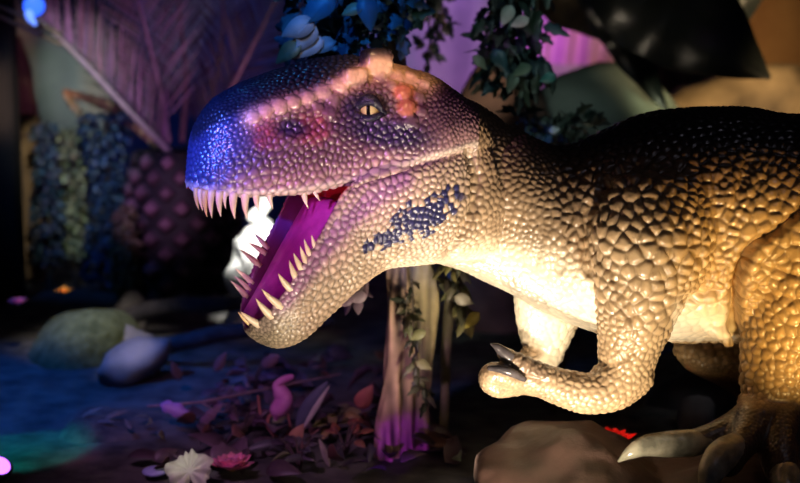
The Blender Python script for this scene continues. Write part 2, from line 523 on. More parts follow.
# brow shelf over the eye
BODY = fuse(DINO, 0.0031)
nv = len(BODY.vertices)
co = np.empty(nv * 3); BODY.vertices.foreach_get('co', co); co = co.reshape(-1, 3)
ed = np.empty(len(BODY.edges) * 2, int); BODY.edges.foreach_get('vertices', ed); ed = ed.reshape(-1, 2)
deg = np.bincount(ed.ravel(), minlength=nv)[:, None].astype(float)
def neigh(A):
    s = np.empty_like(A)
    for k in range(A.shape[1]):
        s[:, k] = np.bincount(ed[:, 0], A[ed[:, 1], k], nv) + np.bincount(ed[:, 1], A[ed[:, 0], k], nv)
    return s / deg
for _ in range(5):
    co = co + 0.5 * (neigh(co) - co)

def project(A):
    d = A - np.array(CAM)
    f = np.array([0, math.cos(PITCH), -math.sin(PITCH)]); up = np.array([0, math.sin(PITCH), math.cos(PITCH)])
    z = d @ f
    return 400 + FPX * d[:, 0] / z, 241.5 - FPX * (d @ up) / z

def set_co(A):
    BODY.vertices.foreach_set('co', A.ravel()); BODY.update()
def normals():
    n = np.empty(nv * 3); BODY.vertices.foreach_get('normal', n); return n.reshape(-1, 3)
set_co(co); nor = normals()

# both flanks share one sculpt: fold the far side onto the near side, then read it in picture units
ho = np.array(HO)
hu = (co - ho) @ np.array(HF); hv = co[:, 2] - ho[2]; hw_ = (co - ho) @ np.array(HN)
fold_head = ho + hu[:, None] * np.array(HF) + hv[:, None] * np.array([0, 0, 1.0]) + np.abs(hw_)[:, None] * np.array(HN)
fold_body = co.copy(); fold_body[:, 1] = -np.abs(co[:, 1])
bx, by = project(fold_body)
hx, hy = project(fold_head)
rx, ry = project(co)
blend = np.clip((rx - 455) / 45, 0, 1)
X = hx * (1 - blend) + bx * blend
Yp = hy * (1 - blend) + by * blend
limb = (co[:, 1] < -0.05) & (((X > 470) & (X < 660) & (Yp > 330)) | ((X > 660) & (Yp > 395)))

def sstep(a, b, x):
    t = np.clip((x - a) / (b - a), 0, 1); return t * t * (3 - 2 * t)
def blob(cx, cy, r_x, r_y, soft=0.5, ang=0):
    c, s = math.cos(R(ang)), math.sin(R(ang))
    dx, dy = X - cx, Yp - cy
    d = np.sqrt(((dx * c + dy * s) / r_x) ** 2 + ((-dx * s + dy * c) / r_y) ** 2)
    return 1 - sstep(1 - soft, 1 + soft, d)
def along(poly, width):
    """0..1 closeness to a polyline drawn over the flank"""
    best = np.full(nv, 1e9)
    for (x0, y0), (x1, y1) in zip(poly[:-1], poly[1:]):
        dx, dy = x1 - x0, y1 - y0
        t = np.clip(((X - x0) * dx + (Yp - y0) * dy) / (dx * dx + dy * dy), 0, 1)
        best = np.minimum(best, np.hypot(X - x0 - t * dx, Yp - y0 - t * dy))
    return np.exp(-(best / width) ** 2)

# the upper head's lower limit (lip / jaw crease) in folded picture units
lipx = [187, 215, 250, 290, 320, 350, 380, 410, 440, 470, 500]
lipy = [191, 196, 198, 196, 191, 185, 174, 166, 159, 150, 145]
lip_y = np.interp(X, lipx, lipy)
upper = (Yp < lip_y + 1) & (X < 478)
head_w = 1 - sstep(462, 486, X + 0.25 * (Yp - 170))
jaw_area = (X < 480) & (Yp >= lip_y + 1)

# --- folds and creases
def crease(poly, width, depth):
    global co
    co = co - nor * (along(poly, width) * depth)[:, None]
crease([(606, 184), (588, 212), (583, 240), (588, 272)], 4.5, 0.022)
crease([(806, 205), (778, 231), (756, 243), (741, 266), (736, 290), (734, 325)], 4.2, 0.036)
crease([(644, 222), (664, 250), (680, 276)], 2.5, 0.005)
crease([(748, 252), (738, 285), (735, 328)], 5.0, 0.035)
crease([(700, 208), (712, 240), (722, 280)], 2.5, 0.005)
crease([(626, 235), (655, 262), (668, 290)], 2.5, 0.004)
crease([(770, 170), (750, 200), (735, 225)], 2.5, 0.004)
crease([(470, 152), (478, 175), (475, 205), (463, 235), (450, 252)], 5.0, 0.018)
crease([(352, 189), (375, 180), (400, 172), (430, 163), (460, 154)], 2.6, 0.007)
crease([(505, 120), (515, 160), (512, 200), (500, 240)], 3.0, 0.003)
crease([(530, 140), (545, 180), (545, 225), (535, 265)], 3.0, 0.003)
crease([(516, 375), (530, 377), (545, 382)], 2.2, 0.006)
crease([(602, 362), (590, 372), (575, 376)], 3.0, 0.006)
crease([(636, 352), (618, 362), (604, 366)], 2.5, 0.005)
crease([(740, 392), (765, 400), (795, 402)], 3.0, 0.006)
for k, yy in enumerate((345, 358, 371, 384)):
    crease([(744, yy), (765, yy + 4), (795, yy)], 1.8, 0.003)
for k, (xx, yy) in enumerate(((515, 352), (523, 358), (531, 364))):
    crease([(xx - 4, yy + 8), (xx + 4, yy - 6)], 1.5, 0.004)
for a_, b_, c_ in (((596, 250), (618, 285), (630, 318)), ((668, 190), (690, 225), (700, 262)), ((686, 300), (716, 292), (734, 300)), ((720, 180), (716, 215), (726, 250)),
                 ((560, 180), (568, 225), (560, 270)), ((752, 160), (738, 195), (730, 215)), ((612, 172), (640, 168), (668, 176)), ((765, 265), (790, 275), (830, 270)), ((760, 290), (790, 300), (830, 298))):
    crease([a_, b_, c_], 4.5, 0.008)
# eye socket
co = co - nor * (blob(371, 106, 13, 9, 0.4) * 0.010)[:, None]
co = co - nor * (blob(300, 125, 22, 9, 0.6, -8) * 0.008)[:, None]
set_co(co); nor = normals()
bossm = np.zeros(nv)
for q in BOSS + [(376, 62, 17), (354, 76, 13)]:
    bossm = np.maximum(bossm, blob(q[0], q[1], q[2] * 0.95, q[2] * 0.95, 0.25) * upper)

# --- scales: seeds with a spacing that varies over the animal
sp = np.full(nv, 9.5)
sp = np.where(X > 560, 12.5, sp)
sp = sp + 3.0 * blob(650, 225, 75, 60, 0.4)
sp = sp * (1 + 0.22 * np.array([mnoise.noise(Vector(v) * 7.0 + Vector((9, 3, 1))) for v in co]))
sp = np.where(limb, 8.0, sp)
sp = np.where(limb & (X < 535) & (Yp > 335), 5.0, sp)
sp = np.where(jaw_area & (X < 470), 9.0, sp)
sp = np.where(jaw_area & (X > 380) & (X < 470), 7.5, sp)
sp = np.where(jaw_area & (X < 300), 6.0, sp)
sp = np.where(upper, 8.2, sp)
snout = upper & (X < 285) & (Yp < 175 - (X - 200) * 0.55)
sp = np.where(snout, 5.6, sp)
sp = np.where(upper & (Yp > lip_y - 16), 10.0, sp)
sp = np.where(upper & (X > 425), 6.5, sp)
sp = np.where((X > 640) & (Yp > 395), 5.0, sp)
sp = sp * PX
for _ in range(12): sp = neigh(sp[:, None])[:, 0]
wt = 1.0 / sp ** 2
cell_area = 0.0031 ** 2 * 1.15
NS = int((wt * cell_area).sum())
pick = RNG.choice(nv, NS, replace=False, p=wt / wt.sum())
seeds = co[pick].copy()
cl = [Vector(v) for v in co]
for it in range(3):
    kd = kdtree.KDTree(NS)
    for i, s in enumerate(seeds): kd.insert(s, i)
    kd.balance()
    own = np.array([kd.find(v)[1] for v in cl])
    cnt = np.maximum(np.bincount(own, minlength=NS), 1)
    for k in range(3):
        m_ = np.bincount(own, co[:, k], NS) / cnt
        seeds[:, k] = np.where(np.bincount(own, minlength=NS) > 0, m_, seeds[:, k])
kd = kdtree.KDTree(NS)
for i, s in enumerate(seeds): kd.insert(s, i)
kd.balance()
own = np.zeros(nv, int); d1 = np.zeros(nv); d2 = np.zeros(nv)
for i, v in enumerate(cl):
    r2 = kd.find_n(v, 2)
    own[i] = r2[0][1]; d1[i] = r2[0][2]; d2[i] = r2[1][2]
edge = (d2 - d1) / np.maximum(sp, 1e-5)          # 0 in the groove, about 1 at the middle
cellrnd = RNG.random(NS)[own]
ee_ = np.clip(edge / 0.75, 0, 1)
dome = 1.15 * np.sqrt(np.clip(1 - (1 - ee_) ** 2.2, 0, 1))
# mouth lining: faces that look inwards between the jaws
hux, huy, huz = nor @ np.array(HF), nor[:, 2], nor @ np.array(HN)
hx0, hy0 = project(ho + hu[:, None] * np.array(HF) + hv[:, None] * np.array([0, 0, 1.0]))
tube_in = np.zeros(nv, bool)
JSx = JS
# nearest jaw section for every head vertex
hm = (rx < 500) & (X < 480)
idx = np.where(hm)[0]
eu, ev, bu, bv, jh = JSx.T
dist = np.full(nv, 1e9); sec = np.zeros(nv, int); tpar = np.zeros(nv)
for k in range(len(JSx)):
    ax, ay = eu[k] - bu[k], ev[k] - bv[k]
    L = math.hypot(ax, ay)
    t = ((hu[idx] - bu[k]) * ax + (hv[idx] - bv[k]) * ay) / (L * L)
    dd = np.abs((hu[idx] - bu[k]) * (-ay) + (hv[idx] - bv[k]) * ax) / L + np.maximum(0, np.maximum(-t, t - 1.3)) * L
    better = dd < dist[idx]
    dist[idx] = np.where(better, dd, dist[idx]); sec[idx] = np.where(better, k, sec[idx]); tpar[idx] = np.where(better, t, tpar[idx])
inw = np.abs(hw_) < jh[sec] * 0.99 - 0.008
inside = hm & jaw_area & inw & (tpar > 0.45) & (sec < 34) & (dist < 0.03) & (nor[:, 2] > -0.6)
palate = hm & (nor[:, 2] < -0.55) & (hu > 0.05) & (np.abs(hw_) < np.interp(hu, [u for u, w in sorted(HW)], [w for u, w in sorted(HW)]) * 0.86) & (hv > np.interp(hu, [u for u, v in sorted(LIP)], [v for u, v in sorted(LIP)]) - 0.02) & (hv < np.interp(hu, [u for u, v in sorted(LIP)], [v for u, v in sorted(LIP)]) + 0.03)
mouth = (inside | palate).astype(float)
mouth = neigh(neigh(mouth[:, None]))[:, 0]

amp = 0.31 * sp * (1 - 0.85 * bossm) * np.where(X > 480, 0.92, 1.0)
belly = sstep(0, 40, Yp - np.interp(X, [380, 430, 480, 520, 560, 590, 640, 720, 800], [262, 243, 226, 226, 238, 262, 286, 288, 300])) * (X > 390) * (nor[:, 2] < 0.45) * (~limb)
belly = belly * (1 - sstep(-0.02, 0.0, -0.0 - 0)) if False else belly
belly = np.where((X > 735) | ((X > 585) & (Yp > 340)), 0, belly)
armm = ((X > 575) & (X < 672) & (Yp > 225) & (co[:, 1] < -0.205) & (co[:, 1] > -0.6)).astype(float)
belly = belly * (1 - np.clip(armm, 0, 1))
for _ in range(10): belly = neigh(belly[:, None])[:, 0]
amp = amp * (1 - 0.65 * belly) * (1 - mouth)
lipband = np.where(upper, np.exp(-((Yp - (lip_y - 4)) / 4.0) ** 2), 0) * (hm)
amp = amp * (1 - 0.75 * lipband)
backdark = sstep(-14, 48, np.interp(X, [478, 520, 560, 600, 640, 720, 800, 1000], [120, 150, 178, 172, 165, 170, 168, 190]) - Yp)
amp = amp * (1 - 0.2 * backdark * (X > 478))
nzl = np.array([mnoise.noise(Vector(v) * 9.0) for v in co])
co = co + nor * ((dome - 0.6) * amp + 0.0055 * nzl)[:, None]
co = co + 0.22 * (neigh(co) - co)
for _ in range(2): co = co + (0.32 * (X > 480))[:, None] * (neigh(co) - co)
set_co(co)

# --- paint of the statue (albedo)
def C(*c): return np.array(c, float)[None, :]
def over(base, c, a): return base * (1 - a[:, None]) + c * a[:, None]
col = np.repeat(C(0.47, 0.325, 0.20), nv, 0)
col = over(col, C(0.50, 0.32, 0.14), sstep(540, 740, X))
col = over(col, C(0.15, 0.075, 0.036), sstep(-8, 92, np.interp(X, [478, 520, 560, 600, 640, 720, 800, 1000], [200, 235, 250, 255, 245, 245, 240, 260]) - Yp + 22 * nzl) * (X > 470) * np.where(X < 560, 0.6, 0.92))  # brown flank paint, deepened upward also for the fall-off of the low lights
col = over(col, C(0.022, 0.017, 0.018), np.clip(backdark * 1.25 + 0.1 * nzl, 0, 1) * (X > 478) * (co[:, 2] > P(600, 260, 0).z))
col = over(col, C(0.80, 0.68, 0.50), np.clip(belly * 1.1, 0, 1))
# upper head
hd = (upper * head_w)
col = over(col, C(0.17, 0.075, 0.11), hd * 0.94)
cheek = hd * sstep(34, 8, lip_y - Yp) if False else hd * (1 - sstep(8, 36, lip_y - Yp))
col = over(col, C(0.58, 0.34, 0.33), cheek * 0.75)
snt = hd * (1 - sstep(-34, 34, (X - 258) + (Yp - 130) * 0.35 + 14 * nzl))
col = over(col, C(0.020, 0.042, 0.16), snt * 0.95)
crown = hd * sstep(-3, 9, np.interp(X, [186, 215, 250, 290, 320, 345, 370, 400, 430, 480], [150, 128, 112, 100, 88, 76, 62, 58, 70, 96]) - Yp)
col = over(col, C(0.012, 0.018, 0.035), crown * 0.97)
brow = hd * np.maximum(along([(252, 118), (281, 105), (310, 96), (336, 86), (354, 76), (378, 66)], 9.5), along([(378, 62), (405, 78), (430, 84)], 9)) * (1 - crown * 0.8)
col = over(col, C(0.78, 0.52, 0.34), np.clip(brow * 1.3, 0, 1))
col = over(col, C(0.62, 0.20, 0.10), hd * np.maximum(blob(404, 92, 11, 9, 0.3), blob(407, 107, 11, 9, 0.3)) * 0.8)
col = over(col, C(0.55, 0.07, 0.09), hd * np.maximum(blob(312, 127, 14, 13, 0.9), blob(266, 132, 12, 14, 0.9)) * (0.35 + 0.55 * cellrnd))
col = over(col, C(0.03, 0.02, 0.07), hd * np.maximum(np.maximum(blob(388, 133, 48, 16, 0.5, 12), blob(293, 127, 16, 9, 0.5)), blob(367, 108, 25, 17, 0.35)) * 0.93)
col = over(col, C(0.78, 0.62, 0.52), np.clip(lipband * 1.2, 0, 1) * (X < 478))
# lower jaw
jw = jaw_area * head_w
col = over(col, C(0.62, 0.46, 0.34), jw * 0.75)
col = over(col, C(0.74, 0.50, 0.42), jw * np.maximum(blob(385, 200, 30, 22, 0.6, -35), blob(335, 255, 26, 14, 0.6, -55)) * 0.8)
col = over(col, C(0.012, 0.02, 0.13), jw * (np.maximum(blob(426, 214, 46, 17, 0.9, -30), blob(388, 238, 24, 9, 0.9, -25)) > 0.30 + 0.62 * cellrnd) * 0.95)
col = over(col, C(0.34, 0.12, 0.36), jw * np.clip(1.3 * along([(264, 326), (285, 301), (318, 258), (345, 224), (372, 200), (404, 180)], 9), 0, 1) * 0.75)  # violet light on the near lip, put into the colour as a mauve band
col = over(col, C(0.42, 0.36, 0.25), jw * blob(272, 330, 26, 20, 0.6) * 0.8)
col = over(col, C(0.80, 0.66, 0.50), jw * sstep(252, 268, Yp - (X - 400) * 0.05) * (X > 385))
# hand and foot
col = over(col, C(0.20, 0.13, 0.09), ((X > 470) & (X < 548) & (Yp > 335) & (Yp < 372 + (X - 500) * 0.2) & (co[:, 1] < -0.2)).astype(float) * 0.7)
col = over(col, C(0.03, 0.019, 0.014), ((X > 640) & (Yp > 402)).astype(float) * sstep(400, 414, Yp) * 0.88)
# darker in the grooves between the scales, tone from scale to scale
groove_dark = np.exp(-edge * 5.0) * (1 - 0.75 * belly) * (1 - mouth) * (1 - 0.8 * bossm)
col = col * (1 - np.where(X > 480, 0.42, 0.68 + 0.12 * jw) * groove_dark)[:, None]
col = col * (0.86 + 0.28 * cellrnd)[:, None]
lining = np.where((palate | (sec > 25))[:, None], C(0.55, 0.03, 0.02), C(0.20, 0.03, 0.17))
col = over(col, lining, np.clip(mouth * 1.3, 0, 1))

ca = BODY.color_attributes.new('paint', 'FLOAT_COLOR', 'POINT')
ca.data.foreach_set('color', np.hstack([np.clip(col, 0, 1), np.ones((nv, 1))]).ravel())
m_skin, nt, b = new_mat('painted_scaly_skin')
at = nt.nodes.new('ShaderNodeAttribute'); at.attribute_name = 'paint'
fn = nt.nodes.new('ShaderNodeTexNoise'); fn.inputs['Scale'].default_value = 60
tcn = nt.nodes.new('ShaderNodeTexCoord')
nt.links.new(tcn.outputs['Object'], fn.inputs['Vector'])
bp = nt.nodes.new('ShaderNodeBump'); bp.inputs['Strength'].default_value = 0.25; bp.inputs['Distance'].default_value = 0.006
nt.links.new(fn.outputs['Fac'], bp.inputs['Height'])
nt.links.new(bp.outputs['Normal'], b.inputs['Normal'])
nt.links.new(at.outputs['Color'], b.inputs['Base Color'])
b.inputs['Roughness'].default_value = 0.33
b.inputs['Specular IOR Level'].default_value = 0.6
b.inputs['Coat Weight'].default_value = 0.25
b.inputs['Coat Roughness'].default_value = 0.18
BODY.polygons.foreach_set('use_smooth', [True] * len(BODY.polygons))
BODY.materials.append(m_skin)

dino = empty('tyrannosaurus_statue', P(770, 470, -0.2), 'large scaly tyrannosaur statue with open toothy jaws standing on a brown boulder', 'dinosaur statue')
body = bpy.data.objects.new('body', BODY)
COL.objects.link(body)
body.parent = dino
rel(body, dino)
FINE = BVHTree.FromPolygons([Vector(v) for v in co], [tuple(p.vertices) for p in BODY.polygons])

# --- tongue
m_tongue = mat('glossy_violet_tongue', (0.42, 0.05, 0.40), (0.55, 0.09, 0.52), 0.35, 30, 0.2)
pts = []
for k, (ex, ey, hwp, rr) in enumerate([(352, 205, 10, 30), (338, 222, 8, 34), (322, 243, 6, 33), (305, 265, 4, 28), (288, 287, 2, 22), (272, 306, 0, 13)]):
    s = 0.60 - 0.085 * k
    i = int(s * (len(JS) - 1))
    e_u, e_v, b_u, b_v, h_ = JS[i]
    c = HL(b_u + (e_u - b_u) * 0.80, b_v + (e_v - b_v) * 0.80, 0)
    pts.append((c.x, c.y, c.z, 0.030 * (1 - 0.06 * k), h_ * 0.72))
V, F = tube_world(pts, 24, 20, ref=HN)
tong = mesh_obj('tongue', V, F, m_tongue, dino)
tag(tong, 'glossy violet tongue')

# --- teeth
m_tooth = mat('ivory_tooth', (0.80, 0.62, 0.42), (0.86, 0.72, 0.54), 0.35, 18)
m_tooth2 = mat('yellowed_tooth', (0.70, 0.48, 0.20), (0.80, 0.60, 0.32), 0.35, 18)
def cone(a, b, r, bend=Vector((0, 0, 0)), n=9, seg=10, flat=1.0):
    rings = []
    T = (b - a).normalized()
    D = Vector((0, 1, 0)); D = (D - T * D.dot(T)).normalized(); Sd = T.cross(D)
    for i in range(n):
        t = i / (n - 1)
        c = a.lerp(b, t) + bend * (4 * t * (1 - t))
        rr = max(r * (1 - t ** 1.6) ** 0.8, r * 0.06)
        rings.append([c + Sd * (rr * math.cos(q)) + D * (rr * flat * math.sin(q)) for q in np.linspace(0, 2 * math.pi, seg, endpoint=False)])
    return loft(rings)
def tooth(bx_, by_, tx, ty, w, r, m=None, ext=0.012):
    a, b_ = H(bx_, by_, w), H(tx, ty, w * 1.03)
    d = (b_ - a).normalized()
    V, F = cone(a - d * ext, b_, r * PX, HF * 0.003)
    mesh_obj('tooth', V, F, m or m_tooth, dino)
def w_up(px): return hwx(px) * 0.84
for i, (x0, y0, x1, y1, r) in enumerate([(197, 193, 199, 210, 2.6), (201, 194, 203, 211, 2.4), (206, 195, 207, 217, 3.2), (212, 195, 212, 218, 3.4), (220, 196, 221, 217, 3.6), (226, 196, 226, 209, 2.2),
                                         (234, 197, 235, 219, 4.0), (246, 197, 247, 219, 4.0), (257, 197, 259, 212, 3.2), (271, 197, 273, 209, 2.8), (305, 193, 308, 208, 3.4), (316, 191, 320, 201, 2.8)]):
    tooth(x0, y0, x1, y1, w_up(x0), r, m_tooth2 if i in (0, 2) else m_tooth)
for (u_, ln) in ((0.30, 0.05), (0.36, 0.045), (0.42, 0.05), (0.50, 0.04), (0.58, 0.045), (0.65, 0.04)):
    hw0 = interp(HW, u_) * 0.82; lv = interp(LIP, u_)
    a = HL(u_, lv + 0.012, -hw0); b_ = HL(u_, lv - ln * 0.75, -hw0)
    V, F = cone(a, b_, 0.009, HF * 0.003)
    mesh_obj('tooth', V, F, m_tooth, dino)
jw_tab = [(e[0], h) for e, b_, h in JAW]
for (x0, y0, x1, y1, r) in [(317, 249, 313, 238, 2.6), (312, 257, 306, 243, 3.0), (308, 264, 302, 250, 3.2), (304, 271, 296, 257, 3.4), (297, 278, 291, 264, 3.4), (291, 289, 281, 277, 3.6), (281, 306, 266, 293, 3.8), (271, 315, 259, 302, 3.8), (257, 323, 244, 314, 3.4)]:
    tooth(x0, y0, x0 + (x1 - x0) * 1.3, y0 + (y1 - y0) * 1.3, interp(jw_tab, x0) * 0.90, r * 1.12)
tooth(251, 324, 238, 312, 4, 2.8, m_tooth2)
for (x0, y0, x1, y1, r) in [(281, 247, 271, 235, 2.8), (277, 254, 264, 245, 3.0), (274, 262, 258, 248, 3.2), (265, 280, 252, 268, 3.2), (263, 287, 252, 276, 3.0), (259, 295, 247, 282, 3.2)]:
    # rooted in the far edge of the jaw: find the section whose far edge is seen there
    best = min(JS, key=lambda q: (Vector(project(np.array([list(HL(q[0], q[1], -q[4] * 0.9))]))) - Vector(((x0,), (y0,)))).length if False else
               abs(project(np.array([list(HL(q[0], q[1], -q[4] * 0.9))]))[1][0] - y0))
    a = HL(best[0], best[1], -best[4] * 0.9)
    dx, dy = (x1 - x0) * PX, -(y1 - y0) * PX
    b_ = a + Vector((dx, -0.004, dy))
    d = (b_ - a).normalized()
    V, F = cone(a - d * 0.012, b_, r * PX, Vector((0, 0, 0.002)))
    mesh_obj('tooth', V, F, m_tooth, dino)

# --- eye with lids
e_loc, e_nor = hit(372, 107)
er = 0.027
ec = e_loc - e_nor * 0.014
m_eye, nt, b = new_mat('amber_eye')
V, F = ico(4)
b.inputs['Roughness'].default_value = 0.08
tcn = nt.nodes.new('ShaderNodeTexCoord')
look = (CAM - ec).normalized(); look = (look + HF * 0.25).normalized()
side = Vector((0, 0, 1)).cross(look).normalized(); upv = look.cross(side)
dotx = nt.nodes.new('ShaderNodeVectorMath'); dotx.operation = 'DOT_PRODUCT'; dotx.inputs[1].default_value = side / er
nt.links.new(tcn.outputs['Object'], dotx.inputs[0])
ab = nt.nodes.new('ShaderNodeMath'); ab.operation = 'ABSOLUTE'
nt.links.new(dotx.outputs['Value'], ab.inputs[0])
rp = nt.nodes.new('ShaderNodeValToRGB'); rp.color_ramp.interpolation = 'LINEAR'
els = rp.color_ramp.elements
els[0].position = 0.13; els[0].color = (0.004, 0.004, 0.003, 1)
els[1].position = 0.20; els[1].color = (0.62, 0.56, 0.22, 1)
e3 = els.new(0.75); e3.color = (0.30, 0.22, 0.06, 1)
nt.links.new(ab.outputs[0], rp.inputs['Fac'])
nt.links.new(rp.outputs['Color'], b.inputs['Base Color'])
eye = mesh_obj('eyeball', [v * er for v in V], F, m_eye)
eye.parent = dino
eye.location = ec - dino.location
tag(eye, 'pale amber eye with a slit pupil')
m_lid = mat('glossy_navy_eyelid', (0.004, 0.005, 0.016), (0.012, 0.012, 0.03), 0.3, 60, 0.5)
def lid(a0, a1, lift0, lift1, r, name):
    pts = []
    for k in range(13):
        t = k / 12
        x = -1.25 + 2.5 * t
        y = lift0 + (lift1 - lift0) * math.sin(math.pi * t)
        dd = side * (x * er) + upv * (y * er)
        d = min(dd.length / er, 1.35)
        fwd = math.sqrt(max(0.02, 1.55 - d * d)) if d < 1.2 else 0.25
        p = ec + dd + look * (fwd * er * 0.82)
        pts.append((p.x, p.y, p.z, r * (0.45 + 0.55 * math.sin(math.pi * t)), r * (0.45 + 0.55 * math.sin(math.pi * t))))
    V, F = tube_world(pts, 26, 12)
    return mesh_obj(name, V, F, m_lid, dino)
lid(0, 0, -0.35, 0.80, 0.0125, 'eyelid')
lid(0, 0, -0.30, 0.50, 0.0075, 'eyelid')
lid(0, 0, -0.35, -0.85, 0.0085, 'eyelid')

# --- claws
m_claw = mat('horn_claw', (0.13, 0.12, 0.09), (0.34, 0.31, 0.23), 0.12, 22, 0.25)
m_dark_claw = mat('dark_horn_claw', (0.035, 0.03, 0.035), (0.10, 0.085, 0.09), 0.2, 20)
def claw(pts, m, label=None):
    V, F = tube(pts, 22, 18)
    o = mesh_obj('claw', V, F, m, dino)
    if label: tag(o, label)
    return o
claw([(509, 357, -0.318, 6.5, 6), (503, 352, -0.322, 6, 5), (497, 347, -0.325, 4, 3.5), (491, 344, -0.325, 1.0, 1)], m_dark_claw, 'dark claw of the upper finger')
claw([(490, 368, -0.345, 3, 3), (500, 369, -0.348, 4.2, 4), (512, 373, -0.345, 4.5, 4), (524, 379, -0.33, 3, 3)], m_dark_claw, 'dark claw folded against the palm')
claw([(706, 441, -0.265, 12, 12), (690, 443, -0.275, 14.5, 13), (668, 444, -0.285, 14, 12), (645, 446, -0.295, 11, 9), (630, 453, -0.30, 7, 6), (619, 461, -0.30, 1.5, 1.5)], m_claw, 'big pale claw reaching over the boulder')
claw([(736, 447, -0.32, 16, 14), (722, 456, -0.36, 18, 15), (712, 470, -0.39, 15, 13), (706, 486, -0.41, 9, 8), (702, 502, -0.42, 2, 2)], m_claw, 'big pale claw pointing down')
claw([(785, 474, -0.35, 16, 16), (786, 490, -0.38, 14, 14), (786, 510, -0.40, 8, 8), (785, 524, -0.41, 2, 2)], m_claw)
claw([(740, 464, 0.12, 10, 10), (722, 467, 0.09, 8, 8), (706, 474, 0.07, 2, 2)], m_claw)
# ------------------------------------------------------------------ the boulder under the foot
m_boulder = mat('brown_painted_rock', (0.045, 0.025, 0.02), (0.10, 0.056, 0.044), 0.5, 7, 0.9)
def boxed(px0, py0, px1, py1, Y, seed, depth, rough=0.05, sub=4):
    a, b = P(px0, py0, Y), P(px1, py1, Y)
    c = (a + b) / 2
    V, F = rock_geo(seed, (abs(b.x - a.x) / 2, depth, abs(a.z - b.z) / 2), sub, rough=rough, soft=45)
    V = [v + c for v in V]
    return [v + (v - c).normalized() * (0.022 * mnoise.fractal(v * 7 + Vector((seed, 0, 0)), 0.7, 2, 5)) for v in V], F
bm_ = fuse([boxed(462, 437, 668, 590, -0.12, 5, 0.30), boxed(560, 461, 960, 610, -0.12, 12, 0.42), boxed(700, 474, 1000, 610, 0.12, 8, 0.30)], 0.012)
bm_.materials.append(m_boulder)
bm_.polygons.foreach_set('use_smooth', [True] * len(bm_.polygons))
boul = bpy.data.objects.new('boulder', bm_); COL.objects.link(boul)
tag(boul, 'broad brown boulder that the dinosaur foot grips', 'rock')

# ------------------------------------------------------------------ painted mesh helper and leaves
def paint_mat(name, rough=0.5, sheen=0.0, trans=0.0):
    m, nt, b = new_mat(name)
    at = nt.nodes.new('ShaderNodeAttribute'); at.attribute_name = 'paint'
    tc = nt.nodes.new('ShaderNodeTexCoord')
    n = nt.nodes.new('ShaderNodeTexNoise'); n.inputs['Scale'].default_value = 25; n.inputs['Detail'].default_value = 5
    nt.links.new(tc.outputs['Object'], n.inputs['Vector'])
    hs = nt.nodes.new('ShaderNodeHueSaturation')
    mr = nt.nodes.new('ShaderNodeMapRange'); mr.inputs['To Min'].default_value = 0.6; mr.inputs['To Max'].default_value = 1.4
    nt.links.new(n.outputs['Fac'], mr.inputs['Value'])
    nt.links.new(mr.outputs[0], hs.inputs['Value'])
    nt.links.new(at.outputs['Color'], hs.inputs['Color'])
    nt.links.new(hs.outputs['Color'], b.inputs['Base Color'])
    b.inputs['Roughness'].default_value = rough
    return m
m_leaf = paint_mat('leaf_surface', 0.45)
m_petal = paint_mat('petal_surface', 0.6)
m_bark = paint_mat('bark_surface', 0.7)

class PB:
    """collects geometry with one colour per vertex"""
    def __init__(s): s.V, s.F, s.C = [], [], []
    def add(s, V, F, c):
        k = len(s.V)
        s.V += [Vector(v) for v in V]; s.F += [tuple(i + k for i in f) for f in F]
        s.C += ([c] * len(V)) if not isinstance(c, list) else c
    def build(s, name, m, parent=None):
        o = mesh_obj(name, s.V, s.F, m, parent)
        a = o.data.color_attributes.new('paint', 'FLOAT_COLOR', 'POINT')
        a.data.foreach_set('color', np.hstack([np.array(s.C, float), np.ones((len(s.C), 1))]).ravel())
        return o

def blade(L, Wd, kind='ovate', curl=0.15, fold=0.25, n=9):
    """a leaf along +X in XY, folded along its midrib; a thin solid with two faces"""
    V, F = [], []
    for i in range(n):
        t = i / (n - 1)
        if kind == 'ovate': w = math.sin(math.pi * t ** 0.75) ** 0.9
        elif kind == 'lance': w = math.sin(math.pi * t ** 0.9) ** 0.8 * 0.8
        elif kind == 'lobed': w = math.sin(math.pi * t ** 0.7) * (0.62 + 0.42 * abs(math.sin(t * math.pi * 3.0)))
        elif kind == 'round': w = math.sqrt(max(0, 1 - (2 * t - 1) ** 2))
        else: w = 1 - t * 0.9
        w = max(w, 0.03) * Wd / 2
        z = -curl * L * t * t
        V += [Vector((L * t, -w, z + fold * w)), Vector((L * t, 0, z)), Vector((L * t, w, z + fold * w))]
    for i in range(n - 1):
        a = 3 * i
        F += [(a, a + 3, a + 4, a + 1), (a + 1, a + 4, a + 5, a + 2)]
    k = len(V); th = 0.012 * Wd
    V += [v - Vector((0, 0, th)) for v in V]
    F += [tuple(reversed([i + k for i in f])) for f in F]
    for i in range(n - 1):
        a = 3 * i
        F += [(a + 3, a, a + k, a + 3 + k), (a + 2, a + 5, a + 5 + k, a + 2 + k)]
    F += [(0, 1, 1 + k, k), (1, 2, 2 + k, 1 + k)]
    return V, F

def frame(T, Nn):
    T = T.normalized(); Nn = (Nn - T * Nn.dot(T)).normalized(); B = Nn.cross(T)
    return Matrix((T, B, Nn)).transposed()
def rv(s=1.0):
    v = RNG.normal(size=3); v /= np.linalg.norm(v); return Vector(v) * s

def vary(c, d=0.35):
    k = 1 + d * RNG.uniform(-1, 1)
    return tuple(min(1, max(0, x * k * (1 + 0.15 * RNG.uniform(-1, 1)))) for x in c)

